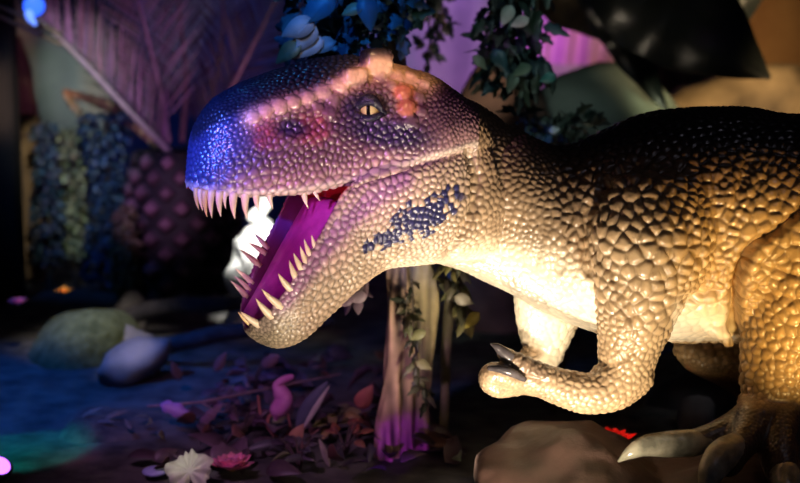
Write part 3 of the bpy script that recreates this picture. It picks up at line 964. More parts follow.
def foliage(pb, center, radii, count, L, Wd, kind, cols, droop=0.5, face=0.4):
    for _ in range(count):
        p = rv(); q = RNG.uniform(0.25, 1.0) ** 0.5
        c = Vector(center) + Vector((p.x * radii[0] * q, p.y * radii[1] * q, p.z * radii[2] * q))
        T = p * 0.7 + rv(0.7) + Vector((0, -0.15, -droop))
        Nn = rv(0.6) + Vector((0, -face, 0.5))
        s = RNG.uniform(0.65, 1.25)
        V, F = blade(L * s, Wd * s, kind, RNG.uniform(0.0, 0.4), 0.25, 7)
        M = frame(T, Nn)
        pb.add([M @ v + c for v in V], F, vary(cols[RNG.integers(len(cols))]))

# ------------------------------------------------------------------ palm with a diamond patterned trunk
YP = 3.3
s = mpp(YP)
base = P(184, 290, YP); base.z = 0
palm = empty('palm_tree', base, 'stout palm with diamond leaf scars on its trunk and feathery fronds', 'palm tree')
topz = P(184, 150, YP).z
pb = PB(); na, nz_ = 132, 130
rad0 = 54 * s
V, F, Cc = [], [], []
for j in range(nz_ + 1):
    z = topz * j / nz_
    for i in range(na):
        a = 2 * math.pi * i / na
        u = 11 * a / (2 * math.pi); v = z / 0.145
        p_, q_ = (u + v) % 1 - 0.5, (u - v) % 1 - 0.5
        h = 1 - 2 * max(abs(p_), abs(q_))
        bossh = min(1, max(0, (h - 0.40) / 0.16))
        rr = rad0 * (1.0 - 0.25 * (j / nz_) ** 3) * (1 + 0.16 * bossh)
        V.append(Vector((base.x + rr * math.cos(a), base.y + rr * math.sin(a), z)))
        lit = 0.5 + 0.5 * mnoise.noise(Vector((int(u + v) * 1.7, int(u - v) * 2.3, 1)))
        Cc.append(tuple(np.array((0.006, 0.006, 0.009)) * (1 - bossh) + np.array((0.22, 0.12, 0.17)) * bossh * (2.6 * max(0, lit - 0.25))))  # lit diamond faces and dark gaps are put into the colour
for j in range(nz_):
    for i in range(na):
        F.append((j * na + i, j * na + (i + 1) % na, (j + 1) * na + (i + 1) % na, (j + 1) * na + i))
F.append(tuple(nz_ * na + i for i in range(na)))
F.append(tuple(reversed(range(na))))
pb.add(V, F, Cc)
tag(pb.build('trunk', m_bark, palm), 'dark trunk with rows of mauve diamonds')

def frond(pts, colr, colleaf, L0, side=0.0, n=60, both=True, w=0.03, label=None, sides=(1, -1)):
    pb = PB()
    W_ = [tuple(P(x, y, Y)) + (r, r) for x, y, Y, r in pts]
    V, F = tube_world(W_, 24, 8)
    pb.add(V, F, colr)
    A = cr(W_, n)
    for i in range(3, n):
        t = i / (n - 1)
        T = Vector(A[min(i + 1, n - 1)][:3] - A[i - 1][:3]).normalized()
        Bn = T.cross(Vector((0, 1, 0))).normalized()
        for sg in sides:
            D = (T * 0.85 + Bn * sg * 0.8 + Vector((0, side + RNG.uniform(-.15, .15), 0))).normalized() + rv(0.08)
            L = L0 * (0.45 + 0.75 * math.sin(math.pi * min(1, 0.15 + t * 0.85))) * RNG.uniform(0.85, 1.1)
            V, F = blade(L, w, 'lance', 0.12, 0.3, 6)
            M = frame(D, Vector((0.2, -1, 0.3)) + rv(0.3))
            c = Vector(A[i][:3])
            pb.add([M @ v + c for v in V], F, vary(colleaf, 0.4))
    o = pb.build('frond', m_leaf, palm)
    if label: tag(o, label)
    return o
PURP = (0.30, 0.15, 0.27); DKG = (0.015, 0.05, 0.04)
frond([(172, 155, 3.2, .016), (125, 107, 3.05, .014), (80, 59, 2.95, .011), (38, 18, 2.9, .005)], (0.5, 0.38, 0.45), PURP, 0.30, 0.1, 64, True, 0.013, 'mauve frond leaning far over', (-1,))
frond([(160, 140, 3.3, .016), (125, 70, 3.25, .013), (100, 20, 3.2, .01), (85, -20, 3.2, .006)], (0.05, 0.12, 0.09), DKG, 0.28, 0.1, 32, True, 0.014, 'dark green frond')
frond([(168, 140, 3.2, .016), (158, 80, 3.1, .013), (146, 30, 3.0, .01), (134, -15, 3.0, .006)], (0.42, 0.25, 0.38), (0.34, 0.19, 0.30), 0.26, 0.2, 28, True, 0.013, 'rosy mauve upright frond')
frond([(182, 140, 3.3, .016), (186, 80, 3.35, .013), (180, 20, 3.4, .01), (176, -30, 3.4, .006)], (0.2, 0.1, 0.16), (0.07, 0.03, 0.075), 0.22, 0.1, 28, True, 0.013)
frond([(192, 145, 3.3, .016), (212, 95, 3.35, .013), (222, 40, 3.4, .01), (222, -20, 3.4, .006)], (0.16, 0.1, 0.14), (0.08, 0.04, 0.09), 0.22, 0.1, 28, True, 0.013)
frond([(198, 150, 3.2, .016), (228, 95, 3.1, .013), (252, 48, 3.0, .01), (282, -12, 3.0, .006)], (0.45, 0.25, 0.33), (0.08, 0.04, 0.08), 0.24, 0.1, 30, True, 0.012, 'dark frond with a rosy stalk')

# ------------------------------------------------------------------ vine columns on the left
def column(name, x0, y0, x1, y1, Y, cols, label, count, group=None):
    a = P((x0 + x1) / 2, y0, Y); s = mpp(Y)
    bz = 0.0
    c0 = Vector((a.x, Y, bz))
    e = empty(name, c0, label, 'shrub', group)
    st = MB(); V, F = tube_world([(a.x, Y, bz, .02, .02), (a.x + .01, Y, a.z * .5, .017, .017), (a.x, Y, a.z * .95, .008, .008)], 10, 8)
    st.add(V, F)
    st.build('stem', mat('stem_' + name, (0.05, 0.035, 0.025), None, 0.8, 20), e)
    pb = PB()
    zt, zb = a.z, max(0.05, P(0, y1, Y).z)
    for _ in range(count):
        z = RNG.uniform(zb, zt)
        k = (x1 - x0) / 2 * s * (0.75 + 0.3 * math.sin(z * 9 + x0)) * math.sqrt(RNG.uniform(0.05, 1))
        an = RNG.uniform(0, 2 * math.pi)
        c = Vector((a.x + k * math.cos(an), Y + k * math.sin(an), z))
        V, F = blade(RNG.uniform(.03, .06), RNG.uniform(.02, .04), 'ovate', 0.2, 0.2, 5)
        M = frame(Vector((math.cos(an), math.sin(an), -0.6)) + rv(0.5), rv(0.6) + Vector((0, -0.5, 0.5)))
        pb.add([M @ v + c for v in V], F, vary(cols[RNG.integers(len(cols))], 0.5))
    pb.build('foliage', m_leaf, e)
column('columnar_shrub', 82, 112, 128, 285, 3.35, [(0.03, 0.07, 0.16), (0.02, 0.05, 0.12)], 'tall dark bluish leafy column beside the palm trunk', 700)
column('columnar_shrub', 58, 128, 84, 255, 3.5, [(0.26, 0.28, 0.16), (0.18, 0.2, 0.12)], 'slim pale olive leafy column between two dark ones', 600)
column('columnar_shrub', 30, 122, 58, 262, 3.4, [(0.03, 0.07, 0.12), (0.05, 0.06, 0.10)], 'dark teal leafy column nearest the black post', 500)
column('columnar_shrub', 113, 205, 134, 292, 3.0, [(0.15, 0.14, 0.07), (0.10, 0.09, 0.05)], 'short olive brown leafy column at the foot of the palm', 350)

# pale fallen branch leaning on the palm
pb = PB()
V, F = tube([(66, 92, 3.6, 3), (92, 100, 3.55, 5), (120, 112, 3.5, 7), (145, 132, 3.45, 7), (168, 156, 3.4, 5)], 30, 12)
pb.add(V, F, (0.55, 0.36, 0.24))
V, F = tube([(66, 95, 3.6, 3), (76, 108, 3.6, 4.5), (88, 124, 3.6, 2)], 12, 10)
pb.add(V, F, (0.5, 0.42, 0.32))
tag(pb.build('pale_branch', m_bark), 'pale orange branch resting against the palm crown', 'branch')

# black post and the tapering rock behind it
Yq = 3.0
a, b = P(-14, 0, Yq), P(12, 0, Yq)
mb = MB()
bx0, bx1 = a.x, b.x
bmx = bmesh.new(); bmesh.ops.create_cube(bmx, size=1)
bmesh.ops.scale(bmx, vec=(bx1 - bx0, 0.14, 3.0), verts=bmx.verts)
bmesh.ops.translate(bmx, vec=((bx0 + bx1) / 2, Yq, 1.5), verts=bmx.verts)
bmesh.ops.bevel(bmx, geom=bmx.edges[:], offset=0.012, segments=2, affect='EDGES')
mb.add([v.co.copy() for v in bmx.verts], [tuple(v.index for v in f.verts) for f in bmx.faces]); bmx.free()
tag(mb.build('timber_post', mat('black_paint', (0.003, 0.003, 0.005), (0.006, 0.006, 0.008), 0.95, 6), None, False), 'square black timber post at the edge of the display', 'post')
pb = PB()
m_spire = mat('ochre_rock', (0.16, 0.09, 0.05), (0.34, 0.19, 0.09), 0.8, 6, 0.6)
V, F = tube([(24, 330, 3.7, 24, 24), (25, 250, 3.7, 21, 20), (26, 170, 3.7, 17, 16), (24, 100, 3.7, 13, 12), (19, 60, 3.7, 8, 8), (15, 38, 3.7, 3, 3)], 40, 20)
V = [v + Vector((1, 1, 0)) * (0.02 * mnoise.fractal(v * 5, 0.9, 2, 4)) for v in V]
tag(mesh_obj('rock_spire', V, F, m_spire), 'tapering ochre rock spire behind the black post', 'rock')

# lamp rail and blue stage lamp
pb = MB(); V, F = tube([(-30, -8, 2.85, 2), (4, 8, 2.85, 2), (60, 34, 2.85, 2)], 12, 10); pb.add(V, F)
V, F = tube([(-30, 2, 2.9, 2), (4, 18, 2.9, 2), (60, 44, 2.9, 2)], 12, 10); pb.add(V, F)
rail = pb.build('lighting_rail', mat('weathered_pole', (0.16, 0.13, 0.10), (0.25, 0.2, 0.16), 0.6, 12))
tag(rail, 'pair of thin weathered rails under the blue lamp', 'rail')
lc = P(34, 6, 2.6)
lamp = empty('stage_lamp', lc, 'round stage lamp glowing bright blue above the palm fronds', 'lamp')
def disc_stack(c, axis, prof_, seg=28):
    axis = axis.normalized(); D = Vector((0, 0, 1)) - axis * axis.z; D.normalize(); Sd = axis.cross(D)
    rings = [[c + axis * z + Sd * (r * math.cos(q)) + D * (r * math.sin(q)) for q in np.linspace(0, 2 * math.pi, seg, endpoint=False)] for z, r in prof_]
    return loft(rings)
ax = (CAM - lc).normalized() + Vector((0.2, 0, -0.2))
sL = mpp(2.6)
V, F = disc_stack(lc, ax, [(-0.12, 5 * sL), (-0.11, 10 * sL), (-0.01, 12.5 * sL), (0.0, 12.5 * sL), (0.0, 11 * sL)])
mesh_obj('housing', V, F, mat('lamp_housing', (0.01, 0.01, 0.015), None, 0.4, 5), lamp)
V, F = disc_stack(lc, ax, [(-0.005, 10.5 * sL), (0.004, 10.5 * sL), (0.012, 7 * sL), (0.015, 2 * sL)])
mesh_obj('lens', V, F, emit_mat('blue_lens', (0.03, 0.12, 1.0), 1.6), lamp)
V, F = tube([(29, 14, 2.58, 4.5), (31, 19, 2.58, 4.2), (35, 24, 2.58, 2)], 10, 12)
mesh_obj('lens_reflection', V, F, emit_mat('pale_blue_reflection', (0.14, 0.28, 1.0), 1.1), lamp)  # reflection below the lens, built as a glowing shape

# violet floor lamp at the very edge
fl = floor_at(-6, 478); Yf = fl.y
fc = P(-6, 472, Yf)
ul = empty('floor_lamp', Vector((fc.x, fc.y, 0)), 'small floor uplight glowing violet at the edge of the ground', 'lamp')
V, F = disc_stack(Vector((fc.x, fc.y, 0)), Vector((0.4, -0.4, 0.8)), [(-0.0, .02), (0.0, .035), (0.05, .04), (0.052, .034)])
mesh_obj('housing', V, F, mat('uplight_housing', (0.01, 0.01, 0.012), None, 0.4, 5), ul)
V, F = disc_stack(Vector((fc.x, fc.y, 0)), Vector((0.4, -0.4, 0.8)), [(0.048, .033), (0.056, .030), (0.062, .015)])
mesh_obj('lens', V, F, emit_mat('violet_lens', (0.45, 0.14, 1.0), 3), ul)

# ------------------------------------------------------------------ mounds, rocks, logs
m_moss = mat('moss', (0.06, 0.075, 0.03), (0.13, 0.15, 0.07), 0.95, 26, 0.8)
m_rock = mat('grey_rock', (0.13, 0.115, 0.12), (0.24, 0.21, 0.21), 0.7, 7, 0.6)
m_dkrock = mat('dark_rock', (0.035, 0.035, 0.042), (0.075, 0.07, 0.075), 0.7, 7, 0.6)
m_green = mat('greygreen_rock', (0.12, 0.16, 0.14), (0.24, 0.29, 0.24), 0.8, 3, 0.4)
m_tan = mat('tan_rock', (0.07, 0.045, 0.025), (0.42, 0.30, 0.17), 0.7, 3.2, 1.0)
m_white = mat('glare_white', (0.72, 0.72, 0.70), (0.82, 0.82, 0.80), 0.7, 6, 0.3)
rock('moss_mound', 20, 297, 148, 420, 1.95, 3, m_moss, 'rounded olive green mossy mound left of the grey rocks', 0.30, 'mound', rough=0.03)
rock('rock', 112, 289, 150, 345, 2.5, 21, m_rock, 'small grey rock behind the mossy mound and dark logs', 0.1)
rock('rock', 84, 326, 160, 376, 1.9, 27, m_rock, 'grey rock tucked between mossy mound and the paler rock', 0.1).rotation_euler.y = -0.42
rock('rock', 90, 338, 178, 388, 1.5, 72, m_rock, 'paler slanting grey rock nearest the dark ground', 0.12).rotation_euler.y = -0.42
rock('rock', 640, 362, 770, 470, 1.15, 31, m_dkrock, 'broad dark rock in the gloom behind the dinosaur legs', 0.2)
rock('rock', 678, 393, 716, 440, 0.85, 33, m_rock, 'small pale pointed rock seen between dinosaur foot and forearm', 0.05)
rock('low_hump', 40, 404, 215, 520, 0.85, 40, mat('dusty_earth', (0.05, 0.045, 0.05), (0.14, 0.115, 0.10), 0.95, 18, 0.8), 'low dusty hump of ground in front of the slanting rock', 0.25, 'mound', rough=0.04)
rock('greygreen_boulder', 496, 27, 694, 420, 2.85, 77, m_green, 'large smooth grey green boulder behind the dinosaur neck', 0.18, rough=0.02)
rock('tan_boulder', 590, 56, 900, 520, 3.4, 48, m_tan, 'wide tan boulder behind the dinosaur back', 0.28, rough=0.05)
rock('ochre_boulder', 690, -90, 900, 560, 4.2, 51, mat('orange_rock', (0.30, 0.14, 0.05), (0.42, 0.22, 0.08), 0.8, 4, 0.6), 'tall orange ochre rock rising behind the tan boulder', 0.3, rough=0.05)
rock('brown_boulder', 430, 44, 566, 460, 2.45, 61, mat('umber_rock', (0.10, 0.065, 0.05), (0.24, 0.15, 0.11), 0.8, 5, 0.5), 'umber brown boulder behind the dinosaur nape', 0.14, rough=0.05)
V, F = tube([(263, 188, 2.4, 5), (262, 200, 2.4, 8), (260, 222, 2.4, 12), (260, 240, 2.4, 23), (256, 262, 2.4, 26), (250, 290, 2.4, 23), (250, 330, 2.4, 23)], 40, 24)  # white solid put in for an overexposed patch of spotlit backdrop
V = [v + Vector((0.035 * mnoise.fractal(v * 11, 0.8, 2, 4), 0.03 * mnoise.fractal(v * 9 + Vector((5, 0, 0)), 0.8, 2, 4), 0.02 * mnoise.noise(v * 12))) for v in V]
tag(mesh_obj('glare_patch', V, F, m_white), 'white shape standing in for a glaring spotlit patch behind the lower jaw', 'light patch')
for pts, lab in (([(125, 318, 2.3, 9), (170, 306, 2.25, 9), (220, 304, 2.2, 8), (270, 296, 2.2, 6)], 'upper dark log lying across the gloom below the white glare shape'),
                 ([(150, 350, 1.75, 9), (200, 338, 1.7, 9), (250, 330, 1.7, 8), (330, 322, 1.7, 5)], 'lower dark log lying beside the slanting grey rock')):
    V, F = tube(pts, 30, 16)
    V = [v + Vector((0, 0, 0.012 * mnoise.noise(v * 8))) for v in V]
    tag(mesh_obj('log', V, F, mat('dark_bark', (0.02, 0.018, 0.022), (0.06, 0.05, 0.055), 0.8, 14, 0.7)), lab, 'log')

# ------------------------------------------------------------------ purple drape and large dark leaves, upper right
V, F = [], []
nd = 60
for k in range(2):
    for j in range(9):
        for i in range(nd + 1):
            t = i / nd
            px = 505 + 150 * t
            py = 12 + 18 * t + (j / 8) * (40 + 6 * math.sin(t * 5))
            p = P(px, py, 4.6)
            V.append(p + Vector((0, 0.03 * math.sin(t * 40 + j * 0.2) + 0.05 * k, 0)))
for k in range(2):
    o_ = k * 9 * (nd + 1)
    for j in range(8):
        for i in range(nd):
            a = o_ + j * (nd + 1) + i
            f = (a, a + 1, a + nd + 2, a + nd + 1)
            F.append(f if k else tuple(reversed(f)))
tag(mesh_obj('fabric_drape', V, F, mat('mauve_cloth', (0.42, 0.20, 0.42), (0.6, 0.32, 0.56), 0.85, 5, 0.2)), 'strip of mauve cloth hung above the grey green boulder', 'cloth')

m_dryleaf = mat('dry_brown_leaf', (0.03, 0.02, 0.012), (0.12, 0.085, 0.05), 0.7, 9, 0.5)
m_bigleaf = mat('dark_glossy_leaf', (0.006, 0.009, 0.010), (0.022, 0.026, 0.024), 0.32, 5, 0.5)
def big_leaf(p0, p1, Y0, Y1, wpx, label, kind='ovate', m=None, nrm=Vector((0, -1, 0.25)), curl=0.1):
    a, b = P(p0[0], p0[1], Y0), P(p1[0], p1[1], Y1)
    L = (b - a).length
    V, F = blade(L, wpx * mpp((Y0 + Y1) / 2), kind, curl, 0.25, 40)
    V = [Vector((v.x, v.y, v.z + 0.03 * math.sin(v.x / L * 26 + abs(v.y) * 9) * (abs(v.y) / (wpx * 0.003)))) for v in V]
    M = frame(b - a, nrm)
    # keep the tip on the point asked for although the leaf curls
    tip = M @ Vector((L, 0, -curl * L)); off = (b - a) - tip
    V = [M @ v + a + off * (v.x / L) ** 2 for v in V]
    o = mesh_obj('giant_leaf', V, F, m or m_bigleaf)
    return tag(o, label, 'leaf')
big_leaf((585, -45), (770, 78), 2.3, 2.2, 120, 'broad dark leaf pointing down over the tan boulder')
big_leaf((566, -40), (668, 112), 2.4, 2.4, 46, 'narrow dark leaf hanging between grey green and tan boulders', 'lance')
big_leaf((545, -60), (622, 42), 2.9, 2.8, 105, 'dry brown leaf hanging over the mauve cloth strip', 'ovate', m_dryleaf)
big_leaf((700, -90), (735, 40), 2.55, 2.5, 120, 'dark leaf hanging behind the broad pointed leaf')
big_leaf((640, -80), (690, 60), 2.72, 2.62, 130, 'dark wide leaf half hidden behind the broad pointed leaf')

# ------------------------------------------------------------------ hanging ivy
BLUEG = [(0.03, 0.09, 0.12), (0.05, 0.12, 0.14), (0.02, 0.05, 0.08)]
def hanging(name, strands, Y, cols, label, L, Wd, kind, density, extra=(), spread=14, cat='hanging plant'):
    a = P(strands[0][0][0], strands[0][0][1], Y)
    e = empty(name, a, label, cat)
    mb = MB(); pb = PB()
    for st in strands:
        V, F = tube([(x, y, Y, 1.2) for x, y in st], 16, 6); mb.add(V, F)
        A = cr([tuple(P(x, y, Y)) for x, y in st], max(4, int(density * len(st))))
        for q in A:
            foliage(pb, q, (spread * mpp(Y),) * 3, 2, L, Wd, kind, cols, 0.6, 0.6)
    for x, y, c, ln in extra:
        V, F = blade(ln, ln * 0.6, 'ovate', 0.2, 0.3, 8)
        M = frame(Vector((RNG.uniform(-1, 1), -0.1, -0.3)), Vector((0, -1, 0.4)) + rv(0.3)); p = P(x, y, Y - 0.1)
        pb.add([M @ (v - Vector((ln / 2, 0, 0))) + p for v in V], F, c)
    mb.build('vine', mat('vine_' + name, (0.06, 0.045, 0.03), None, 0.8, 20), e)
    pb.build('foliage', m_leaf, e)
PALE = (0.45, 0.42, 0.42)
hanging('hanging_ivy', [[(300, -40), (308, 10), (300, 50)], [(325, -40), (335, 10), (328, 55)], [(355, -40), (360, 5), (352, 42)], [(385, -40), (382, 5), (378, 30)], [(340, -40), (345, 20), (342, 50)], [(400, -40), (402, 0), (405, 30)]], 0.45, BLUEG,
        'blue lit ivy hanging above the dinosaur crown', 0.062, 0.05, 'lobed', 9,
        [(298, 28, PALE, .10), (306, 38, PALE, .09), (308, 47, PALE, .10), (322, 46, (0.2, 0.28, 0.3), .08), (288, 52, (0.2, 0.2, 0.1), .09), (318, 8, (0.05, 0.2, 0.3), .12), (368, 12, (0.05, 0.15, 0.22), .10), (352, 10, (0.3, 0.3, 0.15), .06)])
hanging('hanging_ivy', [[(415, -40), (412, 0), (408, 20)], [(432, -40), (440, 0), (445, 26)], [(425, -40), (428, 10), (432, 60)], [(440, -40), (436, 20), (428, 50)]], 1.6, [(0.02, 0.03, 0.035), (0.03, 0.03, 0.03)],
        'thin dark ivy sprigs hanging before the mauve light', 0.05, 0.035, 'lobed', 4, [(420, 17, (0.7, 0.35, 0.6), .07)], 8)
hanging('hanging_ivy', [[(490, -40), (492, 30), (498, 75)], [(515, -40), (518, 40), (515, 95)], [(540, -40), (535, 40), (540, 80)], [(505, -40), (508, 20), (506, 60)]], 0.9, [(0.035, 0.06, 0.055), (0.05, 0.075, 0.06), (0.03, 0.06, 0.075)],
        'dark green ivy trailing down behind the dinosaur neck', 0.075, 0.04, 'lobed', 10,
        [(507, 15, (0.35, 0.4, 0.4), .07), (520, 22, (0.4, 0.42, 0.4), .06), (500, 60, (0.03, 0.09, 0.12), .08), (522, 70, (0.13, 0.2, 0.15), .065), (512, 82, (0.12, 0.18, 0.15), .07), (548, 78, (0.05, 0.22, 0.22), .055), (480, 62, (0.22, 0.25, 0.18), .06)])
e = empty('leafy_bush', Vector((P(560, 140, 1.0).x, 1.0, 0)), 'low dim bush showing over the dip of the neck', 'shrub')
pb = PB()
for px, py in [(520, 118), (535, 128), (550, 132), (565, 126), (580, 122), (592, 128), (560, 142)]:
    foliage(pb, P(px, py, 1.0), (0.04, 0.05, 0.03), 12, 0.06, 0.035, 'lobed', [(0.05, 0.075, 0.06), (0.08, 0.10, 0.08)], 0.2, 0.5)
V, F = blade(0.036, 0.03, 'lobed', 0.1, 0.1, 8)
M = frame(Vector((1, 0, 0.2)), Vector((0, -1, 0.3)))
pb.add([M @ v + P(549, 131, 0.9) for v in V], F, (0.75, 0.78, 0.72))
pb.build('foliage', m_leaf, e)
mb = MB()
for px in (535, 560, 585):
    t_ = P(px, 130, 1.0); V, F = tube_world([(P(560, 0, 1.0).x, 1.0, 0, .012, .012), (t_.x, 1.0, t_.z * .6, .009, .009), (t_.x, 1.0, t_.z, .005, .005)], 12, 8); mb.add(V, F)
mb.build('stem', mat('bush_stem', (0.05, 0.035, 0.025), None, 0.8, 20), e)

# ------------------------------------------------------------------ tree under the neck
YT = 0.55
tb = Vector((P(402, 455, YT).x, YT, 0))
tree = empty('tree', tb, 'gnarled many stemmed tree standing under the dinosaur throat', 'tree')
shells = [tube([(383, 480, YT - .05, 13), (388, 430, YT - .03, 11), (394, 370, YT, 10), (398, 300, YT, 11), (400, 250, YT + .02, 12), (400, 170, YT + .05, 14), (394, 90, YT + .05, 13), (388, 10, YT + .05, 12), (386, -60, YT + .05, 12)], 60, 18),
          tube([(404, 482, YT, 14), (405, 430, YT, 10), (408, 370, YT + .02, 9), (414, 300, YT + .02, 11), (412, 250, YT + .03, 12), (408, 170, YT + .05, 13), (398, 90, YT + .06, 12)], 50, 18),
          tube([(424, 480, YT + .04, 13), (422, 430, YT + .03, 9), (424, 370, YT + .03, 8), (430, 310, YT + .03, 9), (422, 250, YT + .04, 12), (416, 170, YT + .05, 12)], 50, 18)]
tm = fuse(shells, 0.007)
n_ = len(tm.vertices); tc_ = np.empty(n_ * 3); tm.vertices.foreach_get('co', tc_); tc_ = tc_.reshape(-1, 3)
tn = np.empty(n_ * 3); tm.vertices.foreach_get('normal', tn); tn = tn.reshape(-1, 3)
rid = np.array([mnoise.noise(Vector((v[0] * 45, v[1] * 45, v[2] * 5))) for v in tc_])
tc_ = tc_ + tn * (0.013 * rid)[:, None]
tcx, tcy = project(tc_)
tcol = np.repeat(C(0.42, 0.27, 0.18), n_, 0)
k_ = np.clip((tcx - 402) / 14, 0, 1)[:, None]
tcol = tcol * (1 - k_) + C(0.30, 0.24, 0.12) * k_
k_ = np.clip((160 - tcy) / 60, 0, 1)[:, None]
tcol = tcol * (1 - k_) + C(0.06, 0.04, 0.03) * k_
tcol = tcol * np.clip(0.75 + 1.3 * rid, 0.12, 1.4)[:, None]
tm.vertices.foreach_set('co', tc_.ravel()); tm.update()
a = tm.color_attributes.new('paint', 'FLOAT_COLOR', 'POINT')
a.data.foreach_set('color', np.hstack([np.clip(tcol, 0, 1), np.ones((n_, 1))]).ravel())
tm.polygons.foreach_set('use_smooth', [True] * len(tm.polygons))
tm.materials.append(m_bark)
trunk = bpy.data.objects.new('trunk', tm); COL.objects.link(trunk); trunk.parent = tree; rel(trunk, tree)
V, F = tube([(440, 478, YT + .12, 6), (444, 420, YT + .12, 5), (446, 350, YT + .1, 5.5), (450, 290, YT + .1, 6), (448, 240, YT + .1, 6)], 30, 12)
pb = PB(); pb.add(V, F, (0.16, 0.14, 0.08)); tag(pb.build('side_stem', m_bark, tree), 'slim olive stem')
hanging('climbing_ivy', [[(412, 280), (414, 330), (420, 380), (428, 400)], [(408, 300), (405, 320)]], 0.44, [(0.03, 0.035, 0.02), (0.10, 0.10, 0.05)],
        'dark ivy creeping down the middle of the gnarled tree', 0.045, 0.022, 'lobed', 4, [(418, 335, (0.2, 0.2, 0.1), .05), (424, 365, (0.22, 0.2, 0.12), .05)], 6, 'ivy')
hanging('hanging_sprig', [[(462, 250), (460, 290), (466, 320)], [(452, 255), (452, 300)]], 0.5, [(0.22, 0.2, 0.08), (0.10, 0.10, 0.05), (0.06, 0.06, 0.04)],
        'sprig of yellow green leaves dangling right of the tree', 0.06, 0.026, 'ovate', 5, [(472, 320, (0.5, 0.42, 0.1), .06), (464, 300, (0.4, 0.36, 0.28), .06)], 9)
hanging('hanging_sprig', [[(372, 262), (362, 285), (350, 300)]], 0.5, [(0.22, 0.15, 0.18), (0.14, 0.1, 0.13)],
        'sprig of dusty mauve leaves dangling left of the tree', 0.05, 0.03, 'ovate', 3, [(358, 298, (0.34, 0.25, 0.3), .055), (345, 302, (0.3, 0.2, 0.27), .05)], 9)

# ------------------------------------------------------------------ foreground plants and leaf litter
def leaf_thing(name, px, py, L, Wd, kind, c, T, Nn, label, cat='leaf', group=None, lift=None, n=12):
    p = floor_at(px, py)
    V, F = blade(L, Wd, kind, 0.18, 0.25, n)
    M = frame(Vector(T), Vector(Nn))
    V = [M @ v for v in V]
    zmin = min(v.z for v in V)
    mx = sum(v.x for v in V) / len(V); my = sum(v.y for v in V) / len(V)
    pb = PB(); pb.add([Vector((v.x - mx, v.y - my, v.z - zmin)) for v in V], F, vary(c, 0.15))
    o = pb.build(name, m_leaf)
    o.location = (p.x, p.y, 0.0 if lift is None else lift)
    return tag(o, label, cat, group)

# pale green lobed leaf standing on the ground
def lobed_leaf(name, px, py, r, c, label, tilt=1.1, lobes=7, seed=1, cat='leaf'):
    rg = np.random.default_rng(seed)
    n = 84; V = [Vector((0, 0, 0.02 * r))]; F = []
    for rI in (0.35, 0.7, 1.0):
        for i in range(n):
            a = 2 * math.pi * i / n
            tri = abs(((a + 0.3 * math.sin(3 * a + seed)) * 11 / (2 * math.pi)) % 1 - 0.5) * (1.4 + 0.9 * math.sin(5 * a))
            notch = max(0, 1 - abs(((a + math.pi / 2 + math.pi) % (2 * math.pi)) - math.pi) / 0.35)
            q = r * rI * (0.80 + (0.22 * tri + 0.05 * math.sin(a * 2 + seed)) * rI) * (1 - 0.65 * notch * rI)
            V.append(Vector((q * math.cos(a), q * math.sin(a), r * (0.09 * rI * math.cos(a * 9) + 0.16 * rI * math.sin(2 * a + 1)))))
    for i in range(n): F.append((0, 1 + i, 1 + (i + 1) % n))
    for k in range(2):
        for i in range(n):
            a0 = 1 + k * n
            F.append((a0 + i, a0 + n + i, a0 + n + (i + 1) % n, a0 + (i + 1) % n))
    k = len(V); V += [v - Vector((0, 0, 0.01 * r)) for v in V]
    F += [tuple(reversed([i + k for i in f])) for f in F]
    for i in range(n):
        a0 = 1 + 2 * n
        F.append((a0 + i, a0 + k + i, a0 + k + (i + 1) % n, a0 + (i + 1) % n))
    Rm = Matrix.Rotation(tilt, 3, 'X') @ Matrix.Rotation(0.12, 3, 'Z')
    V = [Rm @ v for v in V]
    zmin = min(v.z for v in V)
    pb = PB(); pb.add([v - Vector((0, 0, zmin)) for v in V], F, c)
    o = pb.build(name, m_leaf)
    p = floor_at(px, py); o.location = (p.x, p.y, 0)
    return tag(o, label, cat)
lobed_leaf('lobed_leaf', 190, 489, 0.066, (0.66, 0.74, 0.50), 'pale green lobed leaf lying beside the blue pebble', 1.0, 4)
p = floor_at(155, 476)
V, F = ico(3)
o = mesh_obj('pebble', [Vector((v.x * 0.036, v.y * 0.040, v.z * 0.012)) for v in V], F, mat('pale_blue_pebble', (0.36, 0.42, 0.75), (0.45, 0.5, 0.8), 0.5, 20))
o.location = (p.x, p.y, 0.014); tag(o, 'flat pale blue oval pebble on the dark ground', 'pebble')

def flower(name, px, py, r, c, label, petals=9, Y=None, lift=0.0, layers=3):
    pb = PB()
    for ly in range(layers):
        for i in range(petals):
            a = 2 * math.pi * (i + 0.5 * ly) / petals
            el = 0.15 + 0.36 * ly
            D = Vector((math.cos(a) * math.cos(el), math.sin(a) * math.cos(el), math.sin(el)))
            Nn = Vector((-math.cos(a) * math.sin(el), -math.sin(a) * math.sin(el), math.cos(el)))
            V, F = blade(r * (1 - 0.2 * ly), r * 0.75, 'ovate', -0.25, 0.35, 7)
            M = frame(D + rv(0.12), Nn)
            pb.add([M @ v for v in V], F, vary(c, 0.25))
    p = floor_at(px, py) if Y is None else P(px, py, Y)
    e = empty(name, p + Vector((0, 0, lift)), label, 'flower')
    o = pb.build('petals', m_petal); o.parent = e
    mb = MB(); V, F = ico(2); mb.add([Vector((v.x * r * .25, v.y * r * .25, v.z * r * .2 + r * .12)) for v in V], F)
    o = mb.build('flower_center', mat('center_' + name, (0.5, 0.25, 0.05), (0.6, 0.35, 0.1), 0.8, 60)); o.parent = e
    return e
flower('pink_flower', 232, 480, 0.068, (0.75, 0.22, 0.36), 'pink ruffled flower beside the pale green leaf', 10, None, 0.03, 4)
flower('red_flower', 612, 446, 0.075, (0.8, 0.02, 0.015), 'red flower glowing behind the brown boulder', 8, 0.32, 0.0)
